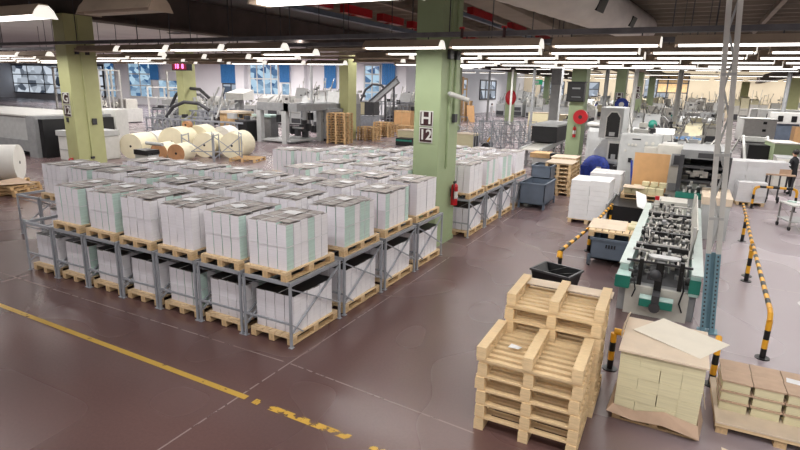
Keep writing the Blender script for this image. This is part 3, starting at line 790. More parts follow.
def skip(label, x, y, w, dd, h, rz=0, z0=.14):
    t = thing('metal_bin', label, 'bin', (x, y, 0), rz)
    mb = MB(); e = .025
    mb.box(-w/2, w/2, -dd/2, -dd/2+e, z0, h).box(-w/2, w/2, dd/2-e, dd/2, z0, h).box(-w/2, -w/2+e, -dd/2, dd/2, z0, h).box(w/2-e, w/2, -dd/2, dd/2, z0, h).box(-w/2, w/2, -dd/2, dd/2, z0, z0+.03)
    mb.build('tub', M['bluegrey'], t)
    mb = MB()
    for s in (-1, 1): mb.box(-w/2-.02, w/2+.02, s*dd/2-.025, s*dd/2+.025, h-.04, h+.01).box(s*w/2-.025, s*w/2+.025, -dd/2, dd/2, h-.04, h+.01)
    mb.build('rim', M['bluegrey'], t)
    for sx in (-1, 1):
        for sy in (-1, 1): MB().box(sx*w/2-.035, sx*w/2+.035, sy*dd/2-.035, sy*dd/2+.035, 0, z0+.1).build('leg', M['bluegrey'], t)
    return t
skip('slate blue metal bin on legs at the end of the rack row', -4.32, 18.35, .82, 1.5, .84)
skip('slate blue metal bin standing behind the first blue bin', -4.6, 20.3, .7, 1.0, 1.15)
t = skip('slate grey metal cart under the pallet beside the teal machine', -1.22, 13.25, .86, 1.5, .62)
mb = MB()
for k in range(4): mb.box(-.1+k*.06, -.07+k*.06, -.765, -.755, .42, .5)
mb.build('lettering_plate', M['black'], t)
MB().bar((-.4, -.78, .08), (-.4, -.9, .02), .05).bar((.35, -.76, .05), (.55, -.86, .12), .04).build('foot_pedal', M['dgrey'], t)
o = first_or_dup(pal0, (-1.25, 13.2, .63), .02, 'wooden pallet lying on the slate grey cart'); o.scale = (1.22, 1.0, 1)
o = MB().box(-.4, .4, -.56, .5, 0, .012).build('cardboard_sheet', M['kraft_l']); o.location = (-1.4, 13.35, .776); o.rotation_euler = (0, 0, .04)
tag(o, 'big pale board on the pallet of the slate grey cart', 'board')
for k, (x, y) in enumerate(((-.85, 13.55), (-.86, 13.2))):
    o = MB().box(-.09, .09, -.15, .15, 0, .07).build('paper_pack', M['creamp']); o.location = (x, y, .776)
    tag(o, ('rear' if k == 0 else 'front')+' small beige pack at the right end of the cart pallet', 'paper pack')
# white wrapped stacks
def wrapped(label, x, y, w, dd, h, z0=0, m='white_sheet', nx=2, ny=2, nz=8, rz=0, pal=True, plabel=None):
    if pal:
        t = thing('wooden_pallet', plabel or 'low wooden pallet under the '+label[:60], 'pallet', (x, y, z0), rz)
        mb = MB()
        for k in range(6): mb.box(-w/2-.03, w/2+.03, -dd/2+dd*k/6, -dd/2+dd*k/6+dd/7.5, .1, .12)
        mb.build('top_deck', M['wood'], t)
        for xx in (-w/2+.06, 0, w/2-.06): MB().box(xx-.05, xx+.05, -dd/2-.03, dd/2, 0, .1).build('runner', M['wood'], t)
        z0 += .122
        h -= .122
    t = thing('paper_stack', label, 'paper stack', (x, y, z0), rz)
    r = random.Random(int(abs(x*100)))
    for i in range(nx):
        for j in range(ny):
            mb = MB(); hh = h-r.uniform(0, .03)
            for k in range(nz):
                a = r.uniform(-.006, .006)
                mb.box(-w/2+w*i/nx+.004+a, -w/2+w*(i+1)/nx-.004+a, -dd/2+dd*j/ny+.004, -dd/2+dd*(j+1)/ny-.004, hh*k/nz+.003, hh*(k+1)/nz)
            mb.build('ream_column', M[m], t)
    return t
wrapped('tall white paper stack left of the slate grey cart', -2.36, 17.0, 1.08, 1.15, 1.3, plabel='low wooden pallet under the tall white paper stack')
wrapped('tall white paper stack standing behind its white neighbour', -2.2, 18.9, .95, 1.1, 1.3, plabel='low wooden pallet under the rear white stack')
# pallets D and others: stacks of weathered pallets
pal1 = make_pallet('x', .95, 1.2, .15, 'wood', 'y'); pal2 = make_pallet('x', 1.3, 1.2, .16, 'wood_old', 'x', True)
CH[pal1.name] = [(c, list(c.children)) for c in pal1.children]; CH[pal2.name] = [(c, list(c.children)) for c in pal2.children]
def pstack(src, x, y, n, h, where, rz=0, sc=1):
    for k in range(n):
        o = first_or_dup(src, (x+R.uniform(-.03, .03), y+R.uniform(-.03, .03), h*k*sc), rz+R.uniform(-.03, .03), 'wooden pallet, %s from the floor in the stack %s' % (nth(k+1), where), 'pallets stacked '+where)
        o.scale = (sc, sc, sc)
pstack(pal1, -4.14, 21.1, 8, .15, 'behind the slate blue bins')
pstack(pal1, -4.35, 22.9, 8, .15, 'farther behind the slate blue bins')
for x, y, lb in ((-4.14, 21.1, 'pale board covering the nearer pallet stack by the blue bins'), (-4.35, 22.9, 'pale board covering the farther pallet stack by the blue bins')):
    o = MB().box(-.5, .5, -.62, .62, 0, .02).build('cardboard_sheet', M['kraft_l']); o.location = (x, y, 1.205); tag(o, lb, 'board')
pstack(pal2, -20.9, 30.9, 12, .16, 'tallest by the grey machine frame', .15, 1.05)
pstack(pal2, -20.6, 34.2, 6, .16, 'in the middle at the pale column', .1)
pstack(pal2, -21.2, 37.4, 7, .16, 'under a pale board near the column', .1)
pstack(pal2, -23.2, 42.0, 4, .16, 'lowest at the far end', .1)
pstack(pal2, -20.3, 39.6, 5, .16, 'right of the pale column', .1)
pstack(pal2, -24.3, 62.9, 15, .16, 'far behind the H 12 column', .1)
o = MB().box(-.45, .45, -.05, .05, 0, 1.9, sh=-.3, shy=.3).build('leaning_board', M['brownboard']); o.location = (-23.0, 61.5, .0); tag(o, 'pale board leaning against the far tall pallet stack', 'board')
t = thing('crate', 'tan plywood crate against the grey cabinets left of the H 12 column', 'crate', (-26.2, 50.6, 0))
MB().box(-.95, .95, -.6, .6, 0, 1.45).build('body', M['brownboard'], t)
MB().box(-1, 1, -.62, -.6, 1.3, 1.45).box(-.04, .04, -.62, -.6, 0, 1.45).build('batten', M['wood_old'], t)
for x, y, w, h, lb in ((-17.2, 34.0, 1.2, .9, 'cream paper stack just left of the H 12 column'), (-12.6, 33.2, 1.2, 1.0, 'cream paper stack with dark end right of the H 12 column'),
                       (-14.6, 60, 2.2, 1.5, 'cream stack on pallet before the far conveyor'), (-12.0, 57, 1.8, 1.5, 'second cream stack on pallet at the far conveyor')):
    t = thing('paper_stack', lb, 'paper stack', (x, y, 0))
    MB().box(-w/2, w/2, -.6, .6, .14, h).build('blocks', M['creamp'], t)
    MB().box(-w/2-.05, w/2+.05, -.65, .65, h, h+.04).build('top_board', M['kraft_l'], t)
    MB().box(w/2+.01, w/2+.04, -.5, .5, .2, h-.1).build('dark_end', M['black'], t)
    MB().box(-w/2, w/2, -.6, .6, 0, .13).build('pallet_base', M['wood_old'], t)
t = thing('pallet_truck', 'black and yellow pallet truck right of the cream paper stack', 'pallet truck', (-11.4, 33.6, 0))
MB().box(-.2, .25, -.5, .5, .05, .5).build('body', M['black'], t)
MB().bar((0, 0, .5), (.3, .1, 1.1), .1).build('handle', M['yellow'], t)
t = thing('pallet_truck', 'dark green machine part beside the cream stack left of the column', 'machine part', (-16.6, 32.6, 0))
MB().box(-.7, .5, -.4, .4, 0, .5).build('body', M['black'], t)
MB().box(-.7, .5, -.42, -.4, .3, .42).build('strip', M['teal'], t)
# blue covered item, black box
t = thing('covered_machine', 'small machine under a royal blue cloth on a pallet', 'covered machine', (-3.3, 23.9, 0)); t.scale = (.9, .8, 1.15)
mb = MB(); mb.ball((0, 0, .62), .55, 16, 10, (1.15, 1, .85)); mb.box(-.58, .55, -.5, .5, .15, .72)
o = mb.build('cloth', M['blue'], t); sb = o.modifiers.new('d', 'DISPLACE'); tx = bpy.data.textures.new('cl', 'CLOUDS'); tx.noise_scale = .25; sb.texture = tx; sb.strength = .12
MB().box(-.6, .6, -.5, .5, 0, .13).build('pallet_base', M['wood'], t); MB().box(.1, .3, -.53, -.515, .6, .72).build('label_tag', M['white'], t)
MB().box(-.5, -.3, -.2, 0, .2, .9).build('side_knob', M['blue'], t)
t = thing('waste_bin', 'tall black open bin under the white arched machine', 'bin', (-2.15, 23.4, 0))
MB().box(-.35, .35, -.35, .35, 0, .95, sh=0).build('tub', M['black'], t); MB().box(-.38, .38, -.38, .38, .93, .98).box(-.32, .32, -.32, .32, .9, .99).build('rim', M['dgrey'], t)

# ------------------------------------------------------------------ teal gluing machine in the centre right
t = thing('gluing_machine', 'long teal and grey gluing machine with open rollers beside the lattice post', 'machine', (-.13, 9.9, 0))
L = 6.3
MB().box(-.62, .62, .35, L, 0, .42).box(-.62, .6, .12, .35, 0, .5).build('lower_body', M['grey'], t, .01)
MB().box(-.5, .5, .02, .12, .0, .52).build('end_panel', M['offwhite'], t)
MB().box(-.64, -.5, .1, L, .5, .86).box(-.66, -.44, -.25, .3, .56, .76).build('side_rail', M['teal_l'], t, .01)
MB().box(-.67, -.43, -.27, -.25, .56, .76).box(-.66, -.44, -.26, .1, .54, .57).box(.47, .64, -.04, -.02, .56, .8).build('end_cover', M['teal'], t)
MB().box(.48, .63, -.02, L, .5, .86).build('side_rail', M['teal_l'], t, .01)
MB().box(-.5, .5, .2, L, .42, .47).build('bed', M['dgrey'], t)
MB().box(-.66, -.49, .1, L, .86, .885).box(.48, .66, -.02, L, .86, .885).build('top_strip', mat('grey_green_strip', (194, 208, 204), .4, var=.06), t)
r = random.Random(11)
for k in range(9):
    yy = .35+k*.68
    q = MB().tube((-.52, yy, .86+r.uniform(-.04, .08)), (.5, yy, .86+r.uniform(-.04, .08)), .028)
    for i in range(5): q.tube((-.42+i*.19, yy, .87), (-.36+i*.19, yy, .87), .06)
    q.build('roller_shaft', M['metal'], t)
for k in range(7):
    xx = -.4+k*.13
    q = MB()
    for s in range(3): q.bar((xx+r.uniform(-.02, .02), .7+s*1.9, .8), (xx+r.uniform(-.03, .03), 2.2+s*1.9, .84), .03, .015)
    q.build('belt', M['offwhite'], t)
for k in range(190):
    x = r.uniform(-.46, .46); y = r.uniform(.6, L-.1); z = r.uniform(.48, .98)
    w, dd, h = r.uniform(.02, .09), r.uniform(.03, .2), r.uniform(.03, .14)
    nm, mm = (('clamp', 'metal'), ('guide', 'black'), ('bracket', 'grey'))[k % 3]
    MB().cb(x, y, z, w, dd, h).build(nm, M[mm], t)
for k in range(34):
    x, y = r.uniform(-.45, .45), r.uniform(.5, L-.3); MB().bar((x, y, .6), (x+r.uniform(-.2, .2), y+r.uniform(-.4, .4), 1.05), .02).build('thin_rod', M['metal' if k % 2 else 'dgrey'], t)
for y0_ in (1.35, 2.55, 4.6): MB().box(-.5, .5, y0_, y0_+.13, .86, .95).build('cross_beam', M['black'], t)
# feeder head at the near end
q = MB().prism([(-.2, -.11), (-.14, -.14), (.14, -.14), (.26, -.08), (.27, .05), (.2, .1), (-.2, .1), (-.25, .02)], 1.0, 1.03, 'z')
q.v = [(a+.03, b+.35, c) for a, b, c in q.v]; q.build('feeder_plate', M['lgrey'], t)
MB().box(-.06, .06, .0, .12, .3, 1.0).box(-.34, -.27, .1, .2, .5, 1.0).box(.3, .37, .1, .2, .5, 1.02).build('upright', M['black'], t)
MB().box(-.25, .27, -.3, -.08, .28, .42).build('glue_tank', M['teal'], t, .01)
MB().box(-.25, .27, -.3, -.08, .42, .43).build('tank_lid', M['teal_l'], t)
MB().box(-.06, .06, -.31, .0, .25, .5).tube((0, -.34, .3), (0, -.2, .3), .09).build('motor', M['dgrey'], t)
MB().ball((-.06, .02, .78), .1, 10, 7).box(-.18, .04, -.02, .12, .68, .8).build('pump_head', M['dgrey'], t)
MB().bar((-.55, .2, .93), (.5, .2, .93), .035).bar((-.3, .16, .7), (-.52, .0, .66), .03).bar((-.6, -.1, .58), (-.36, -.05, .66), .05).build('front_bar', M['dgrey'], t)
MB().path([(.34, .0, .9), (.4, -.05, .6), (.36, -.05, .35), (.42, -.04, .2)], .014).path([(-.4, 0, .7), (-.34, -.1, .5), (-.38, -.06, .34)], .012).build('hose', M['black'], t)
for s in (-1, 1): MB().tube((s*.45-.04, .1, .72), (s*.45+.04, .1, .72), .07, n=14).build('hand_wheel', M['black'], t)
MB().box(-.66, -.3, .18, .24, .4, .5).build('kick_bar', M['black'], t)
t2 = thing('guard_panel', 'tall off-white tilted guard panel between the machine and the lattice post', 'panel', (.33, 12.2, .886))
MB().box(-.02, .0, -1.3, 2.6, 0, .55, sh=.05).build('panel', M['offwhite'], t2)
MB().box(-.03, .02, -1.3, -1.22, 0, .58).box(-.03, .02, 2.5, 2.6, 0, .58).build('edge', M['white'], t2)
o = MB().box(-.15, .15, -.5, .5, 0, .012).build('paper_sheet', M['white_sheet']); o.location = (-.92, 16.1, .93); o.rotation_euler = (.28, .35, .25)
tag(o, 'white sheet tilted at the far left corner of the gluing machine', 'sheet')
# feeder table with cream packs and a tan board
t = thing('feeder_table', 'black feeder table beyond the slate grey cart', 'table', (-1.05, 18.2, 0))
MB().box(-.75, .72, -1.6, 1.3, .5, .62).build('top', M['black'], t)
MB().box(-.75, .72, -1.62, -1.6, .1, .62).build('front_apron', M['black'], t)
for sx in (-1, 1):
    for sy in (-1, 1): MB().box(sx*.68-.04, sx*.68+.04, sy*1.4-.1, sy*1.4-.02, 0, .5).build('leg', M['dgrey'], t)
MB().box(-.8, -.74, -1.9, .9, .55, .68).box(.7, .78, -1.9, .9, .5, .7).build('side_rail', M['grey'], t)
o = first_or_dup(pal1, (-1.05, 18.4, .63), PI/2+.02, 'wooden pallet with cream packs on the black feeder table')
o.scale = (1, 1, 1)
k = 0
for i in range(5):
    for j in range(2):
        k += 1
        o = MB().box(-.105, .105, -.16, .16, 0, .2 if i else .16).build('paper_pack', M['creamp']); o.location = (-1.47+.225*i, 18.2+.36*j, .785)
        tag(o, 'cream paper pack, %s from the left in the %s row on the feeder table' % (nth(i+1), ('near', 'far')[j]), 'paper pack', 'cream packs on the feeder table')
for i in range(3):
    o = MB().box(-.1, .1, -.16, .16, 0, .12).build('paper_pack', M['creamp']); o.location = (-1.0+.24*i, 18.5, 1.0)
    tag(o, 'cream paper pack of the upper layer, %s from the left on the feeder table' % nth(i+1), 'paper pack')
o = MB().box(-.3, .3, -.3, .3, 0, .012).build('cardboard_sheet', M['kraft_l']); o.location = (-1.3, 18.1, .99); tag(o, 'small pale sheet over the cream packs on the feeder table', 'sheet')
t = thing('tan_board', 'large tan board standing upright behind the cream packs', 'board', (-.93, 18.84, .78))
MB().box(-.52, .5, -.015, .015, 0, 1.2).build('board', M['brownboard'], t); 
MB().bar((-.5, .02, .0), (-.62, .3, .9), .05).build('blue_stay', M['blue'], t)
# electrical cabinet
t = thing('control_cabinet', 'wide light grey control cabinet with round dials on its upper panel', 'cabinet', (-1.42, 20.4, 0)); t.scale = (.9, 1, 1)
MB().box(-.72, .72, -.3, .5, 0, 2.45).build('body', M['lgrey'], t, .02)
q = MB()
for i in range(3): q.tube((-.4+i*.12, -.3, 2.1), (-.4+i*.12, -.33, 2.1), .04)
q.tube((-.5, -.3, 1.9), (-.5, -.33, 1.9), .04)
for i in range(2):
    for j in range(2): q.tube((.2+i*.22, -.3, 2.0+.18*j), (.2+i*.22, -.33, 2.0+.18*j), .055)
q.build('dial', M['offwhite'], t)
MB().box(-.36, -.24, -.34, -.3, 1.5, 1.65).box(-.3, .0, -.32, -.3, 2.28, 2.31).build('switch', M['black'], t)
t = thing('control_cabinet', 'narrow off-white cabinet with a square grey window beside the black machine', 'cabinet', (-.36, 19.9, 0))
MB().box(-.5, .5, -.3, .4, 0, 2.2).box(-.9, -.5, -.2, .4, 1.4, 2.1).build('body', M['offwhite'], t, .02)
MB().box(-.05, .35, -.32, -.3, 1.55, 1.95).box(-.05, .3, -.32, -.3, .75, 1.0).build('window_panel', M['grey'], t)
MB().box(.02, .28, -.33, -.32, 1.6, 1.9).build('screen', M['dgrey'], t)
# black and teal printing unit
t = thing('printing_machine', 'black framed machine with teal base and glass guard behind the lattice post', 'machine', (.5, 19.0, 0))
MB().box(-.62, .62, -1.2, 1.5, 0, .85).build('cabinet_base', M['lgrey'], t)
MB().box(-.64, .64, -1.25, -.9, .85, 1.02).build('front_apron', M['teal'], t, .01)
q = MB()
for sx in (-1, 1): q.box(sx*.6-.06, sx*.6+.06, -1.15, 1.4, 1.0, 2.1)
q.box(-.6, .6, 1.3, 1.4, 1.0, 2.1); q.build('frame', M['dgrey'], t)
MB().box(-.62, .62, -1.1, 1.4, 2.0, 2.25).build('hood', M['grey'], t)
MB().box(-.2, .25, -1.14, -1.1, 2.04, 2.18).build('nameplate', M['dgrey'], t)
for k in range(26): MB().cb(r.uniform(-.5, .5), r.uniform(-1.1, 0), r.uniform(1.05, 1.7), r.uniform(.04, .2), .1, r.uniform(.05, .2)).build('print_head', M['metal'], t)
q = MB()
for k in range(3): q.tube((-.54, -.8+k*.3, 1.3+.2*k), (.54, -.8+k*.3, 1.3+.2*k), .06)
q.box(-.56, .56, -1.05, -1.0, 1.72, 1.8).build('roller', M['dgrey'], t)
for i in range(6): MB().box(-.45+i*.15, -.4+i*.15, -1.27, -1.22, 1.03, 1.12).build('knob', M['white'], t)
t = thing('delivery_table', 'pale topped grey delivery table right of the lattice post', 'table', (.92, 17.3, 0))
MB().box(-.35, .3, -.8, 1.0, 0, .95).build('body', M['lgrey'], t); MB().box(-.38, .33, -.82, 1.0, .95, 1.15).build('paper_tray', M['kraft_l'], t)
t = thing('table_stand', 'low white box with red knob on the far end of the gluing machine', 'box', (-.3, 16.6, 0))
MB().box(-.3, .5, -.3, .5, 0, .95).build('body', M['offwhite'], t); MB().tube((-.25, -.2, .95), (-.25, -.2, 1.06), .06).build('knob', M['red'], t)

# lattice post
t = thing('lattice_post', 'tall white lattice post with dusty blue foot beside the gluing machine', 'post', (.7, 9.75, 0), .0); t.rotation_euler = (0, -.075, 0)
def lpost(z0, z1, m, nm, lean=0):
    for sx in (-1, 1):
        MB().box(sx*.07-.036, sx*.07+.036, -.06, .06, z0, z1).build(nm, m, t)
lpost(0, 1.35, M['blue_post'], 'lower_channel'); lpost(1.35, 7.95, M['white'], 'upper_channel')
MB().box(-.05, .05, .03, .045, .05, 1.35).build('blue_web', M['blue_post'], t)
q = MB(); z = 1.4; s = 1
while z < 7.8: q.bar((-.05*s, 0, z), (.05*s, 0, z+.42), .03, .02); z += .42; s = -s
for z in (1.9, 2.9, 4.1, 5.3, 6.5): q.box(-.1, .1, -.065, .06, z, z+.04)
q.build('lacing', M['lgrey'], t)
q = MB(); z = .1
while z < 1.3:
    for s in (-1, 1): q.box(s*.07-.012, s*.07+.012, -.068, -.07, z, z+.03)
    z += .07
q.build('slot_row', M['dgrey'], t)
MB().box(-.15, .15, -.11, .11, 0, .02).build('foot_plate', M['blue_post'], t)

# ------------------------------------------------------------------ right side: white stacks, carts, people
wrapped('white wrapped stack behind the lattice post near the hoop barrier', 1.95, 24.0, 1.25, 1.2, 1.5, rz=.12, plabel='low pallet under the taller white stack near the hoop barrier')
wrapped('lower white stack on a pallet just behind the hoop barrier', 2.2, 23.0, .9, .6, .85, rz=.12, plabel='low pallet directly behind the hoop barrier')
t = thing('work_table', 'brown work table heaped with white paper near the person in black', 'table', (3.35, 26.3, 0), .1)
MB().box(-.6, .5, -.5, .5, .78, .84).build('top', M['kraft'], t)
for sx in (-1, 1):
    for sy in (-1, 1): MB().box(sx*.45-.03, sx*.45+.03, sy*.42-.03, sy*.42+.03, 0, .78).build('leg', M['dgrey'], t)
t = thing('paper_pile', 'loose heap of white paper on the brown work table', 'paper pile', (3.2, 26.35, .84), .1)
q = MB()
for k in range(9): q.box(-.5+r.uniform(0, .1), .35+r.uniform(0, .15), -.45, .4+r.uniform(0, .1), .05*k, .05*k+.045)
q.build('sheets', M['white_sheet'], t); MB().box(.1, .5, -.46, -.2, 0, .2).build('dark_pack', M['kraft'], t)
t = thing('hand_truck', 'dark hand truck standing right of the lower white stack', 'hand truck', (3.0, 23.9, 0))
MB().bar((-.15, 0, .1), (-.15, .1, 1.0), .05).bar((.15, 0, .1), (.15, .1, 1.0), .05).bar((-.15, .05, .6), (.15, .05, .6), .04).build('frame', M['dgrey'], t)
MB().tube((-.22, 0, .12), (-.16, 0, .12), .12).tube((.16, 0, .12), (.22, 0, .12), .12).build('wheel', M['black'], t)
t = thing('trolley', 'white wheeled trolley with papers at the right edge', 'trolley', (3.28, 19.5, 0), .3)
MB().box(-.5, .6, -.4, .4, .72, .76).build('top', M['white'], t)
MB().box(-.5, .6, -.4, .4, .25, .28).build('shelf', M['lgrey'], t)
for sx in (-1, 1):
    for sy in (-1, 1):
        lg = MB().box(sx*.46-.02, sx*.46+.02, sy*.36-.02, sy*.36+.02, .1, .72).build('leg', M['metal'], t)
        MB().tube((sx*.46-.02, sy*.36, .06), (sx*.46+.02, sy*.36, .06), .06).build('caster', M['black'], lg)
for dx, dy, m, lb in ((0, 0, 'white_sheet', 'white papers lying on the wheeled trolley'), (.25, -.1, 'kraft', 'brown booklet lying on the wheeled trolley'), (-.2, .15, 'mint', 'mint green booklet on the wheeled trolley')):
    o = MB().box(-.12, .12, -.09, .09, 0, .03).build('booklet', M[m]); o.location = (3.2+dx, 19.45+dy, .762); o.rotation_euler = (0, 0, dx*2); tag(o, lb, 'booklet')
t = thing('storage_cabinet', 'white storage unit with three tiers of doors and black handles', 'cabinet', (4.85, 55.6, 0), .08)
MB().box(-1.15, 1.15, -1.8, 1.8, .12, 1.95).build('body', M['white'], t, .03)
MB().box(-1.2, 1.2, -1.85, 1.85, 1.95, 2.02).build('top', M['white'], t)
for k in range(3): MB().box(-1.1, 1.1, -1.84, -1.8, .2+k*.6, .74+k*.6).build('drawer', M['white'], t); MB().box(.2, .45, -1.9, -1.84, .4+k*.6, .6+k*.6).build('handle', M['black'], t)
MB().box(-1.1, 1.1, -1.7, 1.7, 0, .12).build('skid', M['black'], t)
t = thing('machine_console', 'sage green console with pale top near the person in black', 'console', (4.75, 37.5, 0), .1)
MB().box(-.65, .55, -1.2, 1.2, 0, 1.3).build('body', M['green_col'], t, .02); MB().box(-.68, .58, -1.25, 1.25, 1.3, 1.36).build('top', M['offwhite'], t)
t = thing('machine_console', 'dark open hopper with white side rails left of the green console', 'hopper', (3.55, 38.0, 0), .1)
MB().box(-.55, .55, -.9, .9, 0, 1.1).build('body', M['black'], t)
MB().bar((-.62, -1, .0), (-.6, .9, 1.5), .12).bar((.62, -1, .0), (.64, .9, 1.5), .12).box(-.7, .7, .7, 1.0, 1.2, 1.45).build('side_rail', M['white'], t)
t = thing('machine_console', 'pale grey cabinet just left of the person in black', 'cabinet', (3.75, 28.6, 0))
MB().box(-.3, .5, -.5, .8, 0, 1.25).build('body', M['offwhite'], t, .02); MB().box(-.32, .52, -.5, .8, 1.25, 1.3).build('top', M['lgrey'], t)
t = thing('carton', 'open tan cardboard carton with white packs at the right edge', 'carton', (7.3, 45.0, 0))
MB().box(-1.2, 1.9, -.8, .8, .9, 1.9).build('box', M['brownboard'], t); MB().box(-.2, .7, -.86, -.8, 1.1, 1.6).build('label_sheet', M['white_sheet'], t)
MB().box(-1.2, 1.9, -.8, .8, 0, .9).build('base', M['grey'], t)
o = MB().box(-.9, .9, -.6, .6, 0, .8).build('paper_pack', M['white_sheet']); o.location = (7.4, 45.2, 1.9); tag(o, 'block of white packs standing on the tan carton', 'paper pack')

def person(label, loc, rz, joints, edges, h, cloth, shoes, hairc, head, hands=True):
    """one continuous skinned body; joints: (x,y,z,r)"""
    t = thing('person', label, 'person', loc, rz)
    me = bpy.data.meshes.new('b'); me.from_pydata([j[:3] for j in joints], edges, [])
    o = bpy.data.objects.new('tmp', me); COL.objects.link(o)
    sk = o.modifiers.new('s', 'SKIN')
    for i, j in enumerate(joints): me.skin_vertices[0].data[i].radius = (j[3], j[3]*(.8 if i in (0, 1, 2) else 1)); me.skin_vertices[0].data[i].use_root = (i == 0)
    sb = o.modifiers.new('u', 'SUBSURF'); sb.levels = 2; sb.render_levels = 2
    dg = bpy.context.evaluated_depsgraph_get(); nm = bpy.data.meshes.new_from_object(o.evaluated_get(dg))
    bpy.data.objects.remove(o); nm.name = 'body'
    nm.materials.clear(); 
    for m in (M['skin'], cloth[0], cloth[1], shoes): nm.materials.append(m)
    for p in nm.polygons:
        c = p.center; r_ = (c-Vector(head)).length
        hd = min((c-Vector(q)).length for q in hands_) if hands_ else 9
        p.material_index = 0 if (c.z > head[2]-.13 and abs(c.x-head[0]) < .14) or hd < .1 else (3 if c.z < .09 else (2 if c.z < h*.53 else 1)); p.use_smooth = True
    b = bpy.data.objects.new('body', nm); COL.objects.link(b); b.parent = t
    mb = MB(); hx, hy, hz = head
    mb.ball((hx, hy+.015, hz+.035), .108, 16, 10, (1, 1.08, 1.05)); mb.build('hair', hairc, t)
    MB().ball((hx-.035, hy-.088, hz), .014, 8, 6).ball((hx+.035, hy-.088, hz), .014, 8, 6).build('eyes', M['black'], t)
    MB().ball((hx, hy-.105, hz-.025), .018, 8, 6, (1, 1.2, 1.4)).build('nose', M['skin'], t)
    MB().box(hx-.028, hx+.028, hy-.1, hy-.092, hz-.066, hz-.056).build('mouth', M['maroon'], t)
    return t
# standing body, face towards -y locally
def body(arm_l, arm_r, lean=0, step=.1):
    J = [(0, 0, .95, .15), (0, -lean*.4, 1.15, .14), (0, -lean, 1.38, .16), (0, -lean*1.1, 1.5, .06), (0, -lean*1.25, 1.56, .055), (0, -lean*1.3-.01, 1.65, .095), (0, -lean*1.3-.005, 1.71, .085)]
    E = [(0, 1), (1, 2), (2, 3), (3, 4), (4, 5), (5, 6)]
    for s, A in ((-1, arm_l), (1, arm_r)):
        k = len(J)
        J += [(s*.19, -lean, 1.42, .065)]+[(s*a[0], a[1]-lean, a[2], rr_) for a, rr_ in zip(A, (.048, .034, .04))]
        E += [(2, k), (k, k+1), (k+1, k+2), (k+2, k+3)]
        k2 = len(J); hx, hy, hz = J[k+3][:3]; d = (Vector(J[k+3][:3])-Vector(J[k+2][:3])).normalized()
        sd_ = Vector((1, 0, 0)) if abs(d.x) < .8 else Vector((0, 1, 0))
        for f in range(4):
            p = Vector((hx, hy, hz))+sd_*(.03-.02*f); e = p+d*(.07, .08, .075, .06)[f]
            J.append((e.x, e.y, e.z-.005, .009)); E.append((k+3, k2+f))
        p = Vector((hx, hy, hz))-sd_*.05+d*.02; J.append((p.x, p.y, p.z, .011)); E.append((k+3, k2+4))
    for s, st in ((-1, -step), (1, step)):
        k = len(J)
        J += [(s*.1, 0, .86, .105), (s*.12, st*.4-.02, .48, .072), (s*.13, st, .1, .045), (s*.14, st-.13, .045, .04)]
        E += [(0, k), (k, k+1), (k+1, k+2), (k+2, k+3)]
    return J, E
J, E_ = body([(.27, -.02, 1.12), (.22, -.22, 1.0), (.2, -.3, .99)], [(.27, -.04, 1.12), (.2, -.26, 1.02), (.17, -.34, 1.0)], .05, .08)
hands_ = [J[10][:3], J[19][:3]]
person('person in black shirt and black trousers standing at the pale grey cabinet', (3.84, 26.2, 0), -2.2, J, E_, 1.76, (M['navy'], M['navy']), M['black'], M['hair'], (0, -.065, 1.68))
J, E_ = body([(.26, .02, 1.12), (.27, -.1, .9), (.27, -.13, .82)], [(.26, .02, 1.12), (.27, -.1, .9), (.27, -.13, .82)], .02, .16)
hands_ = [J[10][:3], J[19][:3]]
p = person('person in white work clothes walking far away in the aisle', (-23.6, 70.5, 0), 2.6, J, E_, 1.76, (M['whitewear'], M['whitewear']), M['black'], M['hair'], (0, -.03, 1.68)); p.scale = (1.12, 1.12, 1.12)

# ------------------------------------------------------------------ column furniture
def extinguisher(label, x, y, z, face='x'):
    t = thing('fire_extinguisher', label, 'fire extinguisher', (x, y, z))
    MB().tube((0, 0, 0), (0, 0, .46), .085, n=16).ball((0, 0, .46), .085, 16, 8).build('cylinder', M['red'], t)
    MB().box(-.02, .02, -.07, .05, .56, .6).tube((0, 0, .52), (0, 0, .58), .025).build('valve', M['black'], t)
    MB().path([(0, -.05, .57), (.03, -.12, .45), (.02, -.11, .15)], .014).build('hose', M['black'], t)
    mb = MB(); n = 6
    for k in range(n):
        a, b = -1.2+k*2.4/n, -1.2+(k+1)*2.4/n; rr_ = .088
        if face == 'y': a -= PI/2; b -= PI/2
        mb.add([(rr_*math.cos(a), rr_*math.sin(a), .17), (rr_*math.cos(b), rr_*math.sin(b), .17), (rr_*math.cos(b), rr_*math.sin(b), .35), (rr_*math.cos(a), rr_*math.sin(a), .35)], [(0, 1, 2, 3)])
    mb.build('label', M['white'], t)
    MB().box(-.1 if face == 'x' else -.03, -.08 if face == 'x' else .03, -.03, .03 if face == 'x' else .12, .2, .4).build('bracket', M['dgrey'], t)
extinguisher('red fire extinguisher on the aisle side of the H 12 column', -5.03, 12.55, .95)
extinguisher('red fire extinguisher on the front of the black box column', -5.3, 29.38, 1.5, 'y')
t = thing('loudspeaker_box', 'black box with pale lettering line on the green column', 'box', (-5.35, 29.3, 3.3))
MB().box(-.45, .4, -.28, .2, 0, .95).build('casing', M['black'], t, .03); MB().box(-.2, .2, -.29, -.28, .62, .7).box(-.2, .25, -.29, -.28, .22, .25).build('lettering_strip', M['grey'], t)
MB().box(-.5, .45, -.32, .2, .95, .99).build('lid', M['dgrey'], t)
t = thing('hose_reel', 'red round hose reel on the column with the black box', 'hose reel', (-5.05, 29.36, 2.55))
MB().tube((0, -.14, 0), (0, .14, 0), .36, n=24).build('drum', M['red'], t); MB().tube((0, -.17, 0), (0, -.14, 0), .1, n=14).build('hub', M['maroon'], t)
